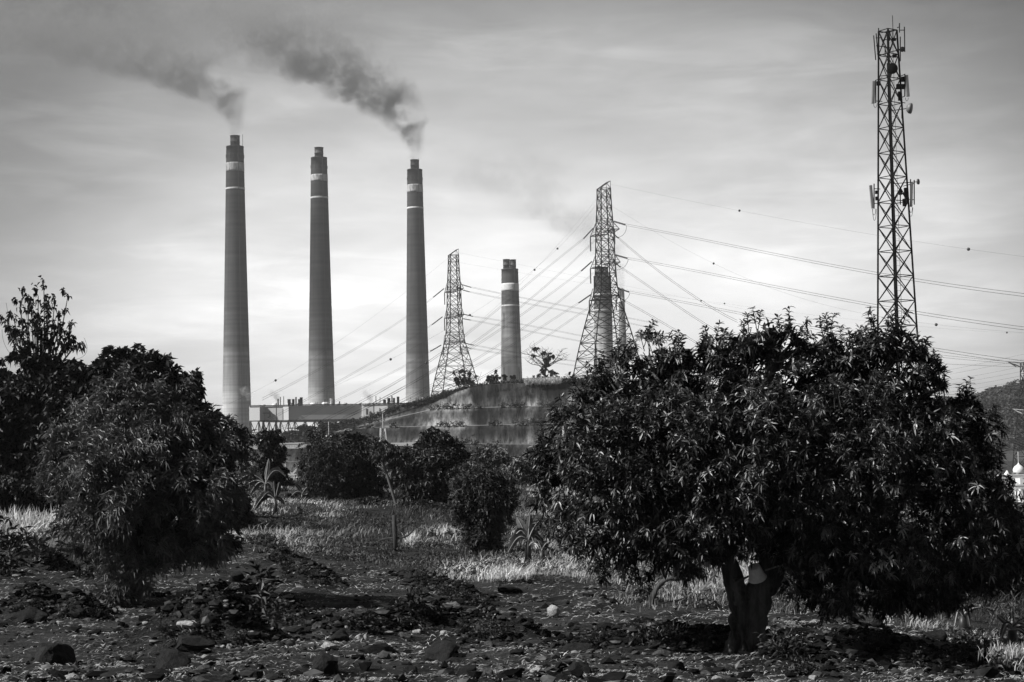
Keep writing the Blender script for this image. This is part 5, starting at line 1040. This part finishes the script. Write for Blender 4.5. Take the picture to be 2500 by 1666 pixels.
# ------------------------------------------------------------------ rocks
def icos():
    import bmesh
    b = bmesh.new(); bmesh.ops.create_icosphere(b, subdivisions=3, radius=1); V = np.array([v.co[:] for v in b.verts]); Fc = np.array([[v.index for v in f.verts] for f in b.faces]); b.free(); return V, Fc
IV, IF = icos()
def rock_shape(seed, flat=.62, ang=.5):
    r = np.random.default_rng(seed); V = IV.copy(); 
    for _ in range(14):                       # chop facets
        d = nrm(r.normal(size=3)); h = r.uniform(.6, .92); k = V@d; V = V - np.maximum(0, k-h)[:, None]*d*ang*1.7
    f = nrm(r.normal(size=(5, 3)))
    for i in range(5): V = V*(1+.05*np.sin(V@f[i]*r.uniform(3, 9)+r.uniform(0, 6)))[:, None]
    V = V*(1+r.normal(0, .022, (len(V), 1))); V[:, 2] *= flat; V *= np.array([1, r.uniform(.7, 1), 1]); return V
ROCKS = {}
def rock_mesh(i, kind):
    key = (i, kind)
    if i == 99 and key not in ROCKS:
        V = rock_shape(5, .95, .12); me = MB().add(V, IF).mesh('rock', (0, 0, 0), True); me.materials.append(M['rockpale']); ROCKS[key] = me
    if key not in ROCKS:
        V = rock_shape(i*7+3, .45+.35*((i*37) % 10)/10, .4+.5*((i*53) % 10)/10); me = MB().add(V, IF).mesh('rock', (0, 0, 0), i % 3 == 0); me.materials.append(M[{'d': 'rockdark', 'g': 'rock', 'p': 'rockpale'}[kind]]); ROCKS[key] = me
    return ROCKS[key]
def rock(px, py, w, h, kind, label=None, cat='rock', name='rock', group=None, i=None, z=None):
    p = hit_pt(px, py+h*.42); D = p[1]; rx = S(w/2, D)*1.25; rz = S(h/2, D)*1.3; me = rock_mesh(i if i is not None else random.randint(0, 13), kind)
    o = bpy.data.objects.new(name, me); COL.objects.link(o); o.location = (p[0], p[1], p[2]+rz*.22 if z is None else z); o.scale = (rx, rx*random.uniform(.8, 1.1), max(rz*1.3, rx*.45)); o.rotation_euler = (random.uniform(-.2, .2), random.uniform(-.2, .2), random.uniform(0, 6.28))
    o['label'] = label; o['category'] = cat
    if group: o['group'] = group
    return o
BIG = [(130, 1590, 118, 74, 'd', 'huge black boulder in the lower left corner area, widest of the left foreground'), (185, 1492, 44, 32, 'd', 'dark rock left of the left tree foot'), (60, 1500, 105, 44, 'd', 'low broad dark mound of rock at the left edge'), (421, 1606, 64, 58, 'd', 'black blocky boulder below the pale-topped rock, left foreground'),
    (468, 1560, 100, 50, 'd', 'broad dark rock carrying a pale flat stone on top'), (462, 1528, 48, 22, 'p', 'pale flat stone lying on the broad dark rock'), (354, 1519, 16, 14, 'p', 'small pale stone right of the left tree foot'), (167, 1632, 26, 32, 'g', 'upright grey egg-shaped stone at the lower left bottom'), (218, 1634, 26, 20, 'g', 'grey rounded stone beside the upright egg-shaped stone'),
    (178, 1650, 34, 20, 'p', 'pale jagged stone just under the upright egg-shaped stone'), (240, 1660, 66, 30, 'd', 'black boulder cut by the bottom edge at the lower left'), (576, 1404, 38, 34, 'd', 'black rounded boulder at the lower end of the left weedy mound'), (547, 1361, 19, 16, 'd', 'small black round rock above the black rounded boulder'), (609, 1294, 18, 20, 'd', 'dark stump-like rock at the top of the left weedy mound'),
    (405, 1445, 24, 18, 'd', 'dark rock with light rim right of the left tree'), (481, 1465, 14, 20, 'g', 'small upright grey stone on the soil right of the left tree'), (560, 1577, 15, 15, 'p', 'tiny pale triangular stone, right one of a close pair'), (544, 1578, 12, 13, 'p', 'tiny pale stone, left one of a close pair'), (498, 1627, 32, 16, 'g', 'grey flat stone right of the black blocky boulder'),
    (508, 1606, 30, 24, 'd', 'dark stone touching the right side of the black blocky boulder'), (614, 1634, 62, 54, 'd', 'big dark boulder with a grey patch at the bottom left of centre'), (489, 1658, 48, 26, 'g', 'grey stone cut by the bottom edge left of the big dark boulder'), (749, 1518, 32, 22, 'g', 'grey pointed stone above the black squarish boulder'), (725, 1535, 70, 26, 'd', 'long low black rock left of centre foreground'),
    (832, 1548, 66, 38, 'd', 'black rock on the left end of the stone band in the foreground'), (879, 1553, 19, 17, 'p', 'pale stone in the foreground band, left of a close pair'), (894, 1555, 13, 18, 'p', 'pale narrow stone in the foreground band, right of a close pair'), (885, 1517, 18, 12, 'g', 'small grey stone at the back of the foreground band'), (945, 1543, 28, 11, 'p', 'bright flat sliver of stone in the middle of the foreground band'),
    (988, 1550, 28, 14, 'g', 'grey flat stone right of the bright sliver'), (965, 1507, 17, 12, 'g', 'grey stone at the top of the foreground band'), (925, 1584, 92, 38, 'd', 'long black rock under the bright sliver of stone'), (1077, 1584, 122, 50, 'd', 'largest black sloping rock in the centre foreground'), (795, 1616, 80, 66, 'd', 'black squarish boulder in the foreground left of centre'),
    (800, 1574, 34, 22, 'p', 'pale cracked rocks piled on the black squarish boulder'), (1003, 1634, 38, 26, 'd', 'dark rock behind a bright disc of stone near the bottom'), (992, 1631, 13, 15, 'p', 'bright disc-like stone near the bottom centre'), (1192, 1570, 28, 18, 'g', 'rounded grey stone right of the largest black sloping rock'), (1190, 1638, 40, 26, 'g', 'pointed grey rock near the bottom centre'),
    (1143, 1633, 54, 36, 'd', 'black rock left of the pointed grey rock'), (1151, 1486, 22, 22, 'g', 'half-lit round stone at the lower end of the diagonal stone row'), (1195, 1500, 19, 14, 'd', 'small dark rock right of the half-lit round stone'), (1249, 1483, 21, 14, 'g', 'grey stone on top of a small stack of three'), (1250, 1498, 20, 14, 'd', 'dark stone in the middle of the small stack of three'),
    (1270, 1512, 20, 16, 'd', 'dark stone low at the right of the small stack'), (1002, 1402, 32, 18, 'd', 'black elongated rock at the grass edge, upper end of the diagonal row'), (1135, 1471, 11, 6, 'p', 'small white pebble at the lower end of the diagonal row'), (1246, 1438, 58, 14, 'd', 'long low dark rock at the grass edge in the centre'), (1352, 1495, 33, 28, 'p', 'lone pale round boulder on bare soil in the centre'),
    (1399, 1540, 30, 16, 'd', 'dark rock below and right of the lone pale boulder'), (1440, 1452, 36, 13, 'd', 'dark wedge-shaped rock right of the lone pale boulder, at the grass edge'), (1722, 1514, 46, 12, 'd', 'flat dark rock just left of the mango trunk'), (1416, 1579, 80, 34, 'd', 'broad dark rock in the centre right foreground'), (1562, 1560, 50, 32, 'd', 'dark rock left of the stone heap by the mango trunk'),
    (1598, 1573, 30, 24, 'd', 'dark round stone in the heap left of the mango trunk'), (1615, 1591, 40, 26, 'g', 'grey angular slab in the heap left of the mango trunk'), (1309, 1632, 26, 22, 'p', 'pale blocky stone near the bottom, left of a pair'), (1343, 1631, 26, 14, 'g', 'grey stone near the bottom, right of the pale blocky one'), (1416, 1628, 62, 46, 'd', 'large dark boulder at the bottom right of centre'),
    (1369, 1655, 34, 24, 'd', 'dark stone cut by the bottom edge in the centre right'), (1731, 1551, 18, 16, 'p', 'pale cube-like stone close to the mango trunk'), (1645, 1572, 22, 12, 'p', 'pale flat stone on top of the heap left of the mango trunk'), (1664, 1613, 11, 10, 'p', 'tiny bright pyramid-shaped stone below the heap'), (1755, 1604, 22, 14, 'g', 'grey stone at the left foot of the mango trunk'),
    (1752, 1655, 30, 16, 'p', 'pale stone at the bottom edge below the mango trunk'), (1711, 1656, 30, 16, 'd', 'dark stone at the bottom edge left of the mango trunk'), (1880, 1534, 26, 11, 'p', 'bright flat stone on top of a dark block right of the mango trunk'), (1874, 1559, 36, 32, 'd', 'black block of rock just right of the mango trunk'), (2284, 1548, 46, 36, 'd', 'black pointed boulder on the right, below the mango crown'),
    (2271, 1600, 26, 12, 'd', 'low dark rock below the black pointed boulder'), (2426, 1626, 64, 32, 'd', 'big dark slanting rock in the lower right corner area'), (2385, 1576, 38, 18, 'd', 'dark rock between the pointed boulder and the right edge'), (1966, 1637, 18, 18, 'g', 'small grey stone at the bottom right of the mango trunk'), (2143, 1520, 30, 26, 'd', 'dark leaning rock under the low leaves right of the trunk'),
    (1650, 1622, 60, 34, 'd', 'dark boulder at the bottom between the heap and the mango trunk'), (1500, 1600, 60, 34, 'd', 'dark rock in the bottom band left of the heap'), (2310, 1615, 30, 14, 'd', 'small dark rock low on the right slope')]
for px, py, w, h, k, lb in BIG:
    o = rock(px, py, w, h, k, lb, cat='rock', i=99 if lb.startswith('lone pale') else None)
    if lb.startswith('lone pale'): r_ = S(w/2, o.location.y); o.location.z += r_*.45; o.scale = (r_, r_*.95, r_)
def scatter_rocks():
    r = random.Random(4); n = 0; C = []
    for x0, y0, x1, y1, m, h in MOUNDS: C += [(x0, y0, x1, y1)]*max(3, int(abs(x1-x0)/26))
    C += [(850, 1520, 1290, 1600)]*16+[(1300, 1570, 1790, 1650)]*26+[(0, 1540, 640, 1640)]*14
    while n < 215:
        if r.random() < .84:
            x0, y0, x1, y1 = r.choice(C); q = r.random(); px = x0+(x1-x0)*q+r.gauss(0, 14); py = y0+(y1-y0)*q+r.gauss(0, 13)
        else: px = r.uniform(-100, 2600); py = r.uniform(float(soil_edge(px))+10, 1680)
        if py < float(soil_edge(px))-5 and not (600 < px < 820): continue
        s = (5+9*r.random()**2)*(1+(py-1400)/400); k = r.choice('ddgggp' if py > 1480 else 'ddgg')
        rock(px, py, s*r.uniform(1, 1.6), s*r.uniform(.6, 1), k, {'d': 'small dark stone strewn over the tilled soil', 'g': 'small grey stone strewn over the tilled soil', 'p': 'small pale stone strewn over the tilled soil'}[k], 'stone', 'stone', {'d': 'small dark stones', 'g': 'small grey stones', 'p': 'small pale stones'}[k]+' strewn over the soil'); n += 1
scatter_rocks()
def gravel():
    r = np.random.default_rng(8); n = 22000; ph = (1+5**.5)/2
    iv = nrm(np.array([(-1, ph, 0), (1, ph, 0), (-1, -ph, 0), (1, -ph, 0), (0, -1, ph), (0, 1, ph), (0, -1, -ph), (0, 1, -ph), (ph, 0, -1), (ph, 0, 1), (-ph, 0, -1), (-ph, 0, 1)], float))
    f = np.array([(0, 11, 5), (0, 5, 1), (0, 1, 7), (0, 7, 10), (0, 10, 11), (1, 5, 9), (5, 11, 4), (11, 10, 2), (10, 7, 6), (7, 1, 8), (3, 9, 4), (3, 4, 2), (3, 2, 6), (3, 6, 8), (3, 8, 9), (4, 9, 5), (2, 4, 11), (6, 2, 10), (8, 6, 7), (9, 8, 1)])
    D = np.exp(r.uniform(np.log(9), np.log(42), n)); b = r.uniform(-400, 2900, n); x = (b-CX)/F*D
    k = int(n*.62); bi = r.integers(0, len(BUMPS), k); B = np.array(BUMPS); x[:k] = B[bi, 0]+r.normal(0, 1, k)*B[bi, 2]*.75; D[:k] = B[bi, 1]+r.normal(0, 1, k)*B[bi, 2]*.75
    ok = (D < edge_d(x, D)+2) & (D > 8); x, D = x[ok], D[ok]; K = len(x); s = r.uniform(.008, .02, K)*(1+4.0*r.random(K)**5); z = ground_z(x, D)+s*.4
    J = iv[None]*r.uniform(.45, 1.5, (K, 12, 1))*s[:, None, None]*np.stack([r.uniform(.8, 1.6, K), r.uniform(.8, 1.3, K), r.uniform(.5, .9, K)], 1)[:, None, :]; V = J+np.stack([x, D, z], 1)[:, None, :]; o = (np.arange(K)*12)[:, None, None]
    solo(MB().add(V.reshape(-1, 3), (o+f[None]).reshape(-1, 3), np.repeat(r.uniform(.1, 1.25, K)*r.uniform(.1, 1, K)**1.5, 12)), 'gravel', mat('gravel_stone', .015, .22, 3, .9, tone=2.2, spec=.15), 'gravel and clods lying over the tilled soil', 'gravel', kind='stuff', org=(0, 20, -3))
gravel()

# ------------------------------------------------------------------ weeds, saplings, grass tufts, bananas, stumps
def copy_tree(o, parent=None):
    c = o.copy(); COL.objects.link(c); c.parent = parent
    for ch in list(o.children): copy_tree(ch, c)
    return c
def weeds():
    protos = []
    for i in range(5):
        k = 16; C = rng.normal(0, .065, (k, 3)); C[:, 2] = abs(C[:, 2])*1.2+.04; V, Fs, T = leaves(C, C+np.array([0, 0, .15]), 8, .12, .034, rng.uniform(.4, 1.3, k), False, spread=(.3, 1.4), droop=.35, jitter=.03)
        protos.append(MB().add(V, Fs, T).mesh('weed_clump'))
        protos[-1].materials.append(M['leafmid'] if i % 2 else M['leafdark'])
    r = random.Random(9); n = 0
    for x0, y0, x1, y1, m, h in MOUNDS:
        for _ in range(int(3+math.hypot(x1-x0, y1-y0)/(14 if y1 < 1500 and x0 > 500 else 40))):
            q = r.random(); p = hit_pt(x0+(x1-x0)*q+r.gauss(0, 10), y0+(y1-y0)*q+r.gauss(0, 8)); o = bpy.data.objects.new('weed_clump', r.choice(protos)); COL.objects.link(o)
            s = r.uniform(.45, .95); o.location = tuple(p); o.scale = (s, s, s*r.uniform(.7, 1.3)); o.rotation_euler = (0, 0, r.uniform(0, 6.28)); o['label'] = 'small leafy weed clump growing on a stony mound'; o['category'] = 'weed'; o['group'] = 'weed clumps on the stony mounds'; n += 1
    for px, py, s, lb in ((40, 1350, 3.0, 'big dark leafy weed at the left edge below the pale tall grass'), (110, 1380, 2.8, 'dark leafy weed between the left edge and the left tree'), (230, 1410, 2.4, 'dark weed at the left foot of the left tree'), (10, 1400, 2.6, 'low dark weed touching the left edge'), (620, 1480, 2.6, 'bushy weed in the centre left of the bare soil'),
                      (630, 1520, 2.0, 'weed just below the bushy weed of the centre left'), (150, 1310, 2.4, 'dark weed right of the pale tall grass'), (1010, 1500, 1.8, 'twiggy weed behind the middle of the stone band'), (1590, 1385, 2.6, 'leafy weed in front of the dead stump'), (2080, 1520, 1.8, 'weed under the low mango leaves'), (420, 1360, 2.2, 'weed under the right side of the left tree'), (2200, 1440, 3, 'tall weed in the shade under the mango crown')):
        p = hit_pt(px, py); o = bpy.data.objects.new('weed', r.choice(protos)); COL.objects.link(o); o.location = tuple(p); o.scale = (s, s, s); o.rotation_euler = (0, 0, r.uniform(0, 6)); o['label'] = lb; o['category'] = 'weed'
weeds()
def tuft(px, py, hpx, label, n=140, mt='grass', lean=.5, tone=1.2, name='grass_tuft', wpx=None):
    p = hit_pt(px, py); D = p[1]; h = S(hpx, D); C = p+rng.normal(0, 1, (n, 3))*np.array([S(wpx or hpx*.2, D), S(wpx or hpx*.2, D), 0]); C[:, 2] = p[2]; A = np.tile([lean*.4, 0, 1.0], (n, 1)); V, Fs, T = leaves(C, A, 3, h*1.15, max(.012, h*.03), rng.uniform(.6, 1.3, n)*tone, True, spread=(.03, .6), droop=.4, jitter=.03)
    solo(MB().add(V, Fs, T), name, M[mt], label, 'grass', org=tuple(p))
tuft(75, 1325, 95, 'tall pale drooping grass clump at the left edge of the soil', 260, wpx=38, name='tall_grass'); tuft(118, 1335, 55, 'smaller pale grass clump beside the tall drooping one', 120, wpx=22, name='tall_grass'); tuft(30, 1290, 60, 'pale grass clump behind the tall one at the left edge', 120, wpx=26, name='tall_grass')
tuft(1004, 1337, 46, 'upright bleached grass tuft near the broken post', 90, wpx=6, tone=1.5, lean=.2); tuft(1240, 1415, 38, 'bright grass tuft at the soil edge left of the banana plants', 260, wpx=22, tone=1.3); tuft(1790, 1450, 60, 'long bleached grass clump just left of the mango trunk', 240, wpx=28, tone=1.0); tuft(1700, 1450, 50, 'grass clump between the dead stump and the mango trunk', 340, wpx=28, tone=.9); tuft(1835, 1420, 70, 'tall pale grass seen through the fork of the mango trunk', 160, wpx=30, tone=1.1); tuft(1650, 1550, 22, 'small dry grass tuft on the soil left of the mango trunk', 70, wpx=22, tone=.8); tuft(2480, 1610, 40, 'pale grass clump at the right edge', 260, wpx=30, tone=.9)

def bare_sapling(px, py, hpx, label, spread=.7, leafy=0, r_=.014, name='sapling'):
    p = hit_pt(px, py); D = p[1]; H = S(hpx, D); t = thing(name, label, 'sapling', p); m = MB(); tips = []
    def grow(a, d, L_, rad, k):
        b = a+d*L_; m.tube(curve(a, b, 4, .08), np.linspace(rad, rad*.6, 4), 4, cap=False); tips.append(b)
        if k: 
            for _ in range(rng.integers(2, 4)): grow(b if rng.random() < .6 else a*.4+b*.6, nrm(d+rng.normal(0, spread, 3)*np.array([1, 1, .6])), L_*rng.uniform(.5, .8), rad*.6, k-1)
    grow(p-np.array([0, 0, .05]), nrm(np.array([rng.normal(0, .15), 0, 1])), H*.42, max(r_, .0004*D), 3); part(m, 'stem', M['twig'], t)
    if leafy: C = np.array(tips); V, Fs, T = leaves(C, C-p, 5, leafy, leafy*.4, np.full(len(C), .8), False, droop=.4); part(MB().add(V, Fs, T), 'leaves', M['leafmid'], t)
for px, py, h, lb, lf in ((752, 1280, 62, 'leafy sapling leaning in front of the wide dark bush', .14), (835, 1300, 60, 'bare branching sapling in the middle of the field, left one', 0), (870, 1310, 40, 'low bare spreading twig plant in the field', 0), (1000, 1330, 60, 'bare sapling just right of the broken post', 0), (1072, 1335, 70, 'thin straight sapling with a small top between post and round bush', .1),
                      (690, 1290, 40, 'bare twig sapling above the left weedy mound', 0), (930, 1300, 34, 'small bare twig left of the broken post', .08), (2330, 1570, 55, 'thin pale stick sapling on the right slope', 0), (620, 1500, 60, 'bare twiggy stem in the bushy weed of the centre left', .05), (1575, 1470, 50, 'leafy twig sapling beside the dead stump', .12), (1220, 1445, 30, 'small leafy sprout at the soil edge', .06), (1655, 1440, 40, 'thin twig standing in the grass right of the dead stump', 0)):
    bare_sapling(px, py, h, lb, leafy=lf)
def post():
    p = hit_pt(966, 1345); D = p[1]; t = thing('broken_post', 'dark broken wooden post standing in the field with a fallen branch', 'post', p); top = P(962, 1258, D); part(MB().tube([p-np.array([0, 0, .2]), p*.5+top*.5, top], [.075, .07, .06], 9, wob=lambda a, b: ridged(a, b, .1)), 'shaft', M['bark'], t, True)
    m = MB(); m.tube(wire_pts([P(925, 1322, D), P(950, 1315, D), P(985, 1312, D), P(1010, 1290, D)]), .03, 5); m.tube(wire_pts([P(975, 1312, D), P(995, 1290, D), P(985, 1270, D)]), .02, 4); part(m, 'fallen_branch', M['twig'], t)
post()
def stump():
    p = hit_pt(1600, 1478); D = p[1]; t = thing('dead_stump', 'curved dead stump with roots at the grass edge left of the mango trunk', 'stump', p); m = MB()
    m.tube(wire_pts([P(1590, 1482, D), P(1597, 1450, D), P(1618, 1420, D), P(1652, 1416, D)], 10), np.linspace(.075, .035, 20), 10, wob=lambda a, b: ridged(a, b, .12)); part(m, 'trunk', M['bark'], t, True); m = MB()
    for e in ((1560, 1482), (1580, 1488), (1640, 1490), (1655, 1500), (1610, 1495)): m.tube(wire_pts([P(1600, 1462, D), P((1600+e[0])/2, e[1]-8, D), P(*e, D)], 8), np.linspace(.05, .014, 16), 7, wob=lambda a, b: ridged(a, b, .1))
    part(m, 'root', M['bark'], t, True)
stump()
def banana(px, py, stem_px, lvs, label, D=None):
    p = hit_pt(px, py) if D is None else gz_at(px, D); D = p[1]; t = thing('banana_plant', label, 'banana plant', p); top = p+np.array([0, 0, S(stem_px, D)]); part(MB().tube([p-np.array([0, 0, .1]), p*.5+top*.5, top], [.10, .085, .06], 10), 'stem', M['barkpale'] if stem_px > 60 else M['banana'], t, True)
    for ex, ey, bend, wpx in lvs:
        a, b_ = top, P(px+ex, P_y(top)+ey, D+rng.normal(0, .25)); n = 12; q = np.linspace(0, 1, n)[:, None]; mid = a+(b_-a)*q+np.array([0, 0, S(bend, D)])*np.sin(math.pi*q**.9)*1.0; T_ = nrm(np.gradient(mid, axis=0)); side = nrm(np.cross(T_, [0.15, .9, .35])+rng.normal(0, .1, 3)); w = S(wpx/2, D)*np.sin(math.pi*np.clip(q*.92+.06, 0, 1))**.6; w[:3] *= np.array([[.15], [.35], [.85]])
        j = 1+rng.normal(0, .12, (n, 1)); nv = nrm(np.cross(T_, side)); V = np.stack([mid+side*w*j-nv*w*.22, mid, mid-side*w/j-nv*w*.22], 1).reshape(-1, 3); i = np.arange(n-1)[:, None]*3
        o = part(MB().add(V, [np.concatenate([i+np.array([[0, 1, 4, 3]]), i+np.array([[1, 2, 5, 4]])])], rng.uniform(.7, 1.3)), 'leaf', M['banana'], t, True); part(MB().tube(mid+np.array([0, -.012, .006]), np.linspace(.022, .007, n), 5, cap=False), 'midrib', M['midrib'], o)
def P_y(w): return proj(w)[1]
banana(1290, 1375, 52, [(-28, -58, 4, 22), (4, -66, 2, 20), (26, -50, 6, 24), (44, -45, 10, 20), (-50, 28, 22, 20), (18, 22, 20, 16), (-38, -2, 24, 16), (40, 12, 20, 14)], 'banana plant with upright torn leaves between the round bush and the mango tree')
banana(1324, 1380, 34, [(-14, -26, 5, 12), (18, -22, 6, 14), (22, 12, 12, 12)], 'smaller banana plant right of the upright one')
banana(648, 1215, 46, [(8, -62, 2, 12), (-75, -2, 22, 22), (46, -22, 22, 14), (-40, 30, 16, 16), (-62, 18, 16, 18), (20, 12, 8, 12)], 'banana plant with long drooping leaves in front of the narrow dark bush', D=72)
banana(672, 1235, 34, [(-4, -46, 1, 14), (10, -44, 3, 14), (-52, 24, 22, 18), (-30, -8, 16, 12), (22, 10, 8, 10)], 'banana plant lower right of the drooping one', D=66)
banana(738, 1240, 20, [(-18, -24, 4, 10), (12, -16, 3, 8), (-26, 4, 8, 8)], 'small dark banana plant left of the wide bush', D=78)
banana(1435, 1385, 14, [(-26, -2, 12, 18), (30, -4, 12, 14)], 'young banana plant arching low under the left of the mango crown')
banana(2310, 1510, 58, [(5, -42, 2, 18), (22, -28, 8, 16), (-14, 6, 10, 12), (28, 10, 14, 14), (-24, -14, 10, 14)], 'shaded banana plant left of the one at the right edge')
banana(2352, 1545, 40, [(-22, 26, 26, 14), (16, 26, 26, 14), (40, -20, 6, 14), (-30, -10, 8, 12)], 'shaded banana plant with two arching leaves near the right edge')
banana(2472, 1585, 45, [(-2, -60, 0, 10), (-30, 26, 24, 16), (8, 28, 22, 14), (34, -6, 8, 16), (-36, -34, 2, 12), (40, 20, 10, 12), (50, -30, 8, 14)], 'banana plant with star-like leaves at the right edge')

# ------------------------------------------------------------------ air
def haze():
    mt = bpy.data.materials.new('haze_air'); mt.use_nodes = True; nt = mt.node_tree; nt.nodes.clear(); out = nt.nodes.new('ShaderNodeOutputMaterial'); pv = nt.nodes.new('ShaderNodeVolumePrincipled'); nt.links.new(pv.outputs[0], out.inputs['Volume'])
    pv.inputs['Color'].default_value = g3(.9); pv.inputs['Density'].default_value = HAZE; pv.inputs['Anisotropy'].default_value = .2
    me = MB().box((0, 3150, 205), (3900, 3430, 225)).mesh('haze', (0, 3150, 0)); me.materials.append(mt); o = bpy.data.objects.new('haze', me); COL.objects.link(o); o.location = (0, 3150, 0); o['kind'] = 'stuff'; o['label'] = 'thin pale haze over the whole valley'; o['category'] = 'haze'
HAZE = .00012
haze()
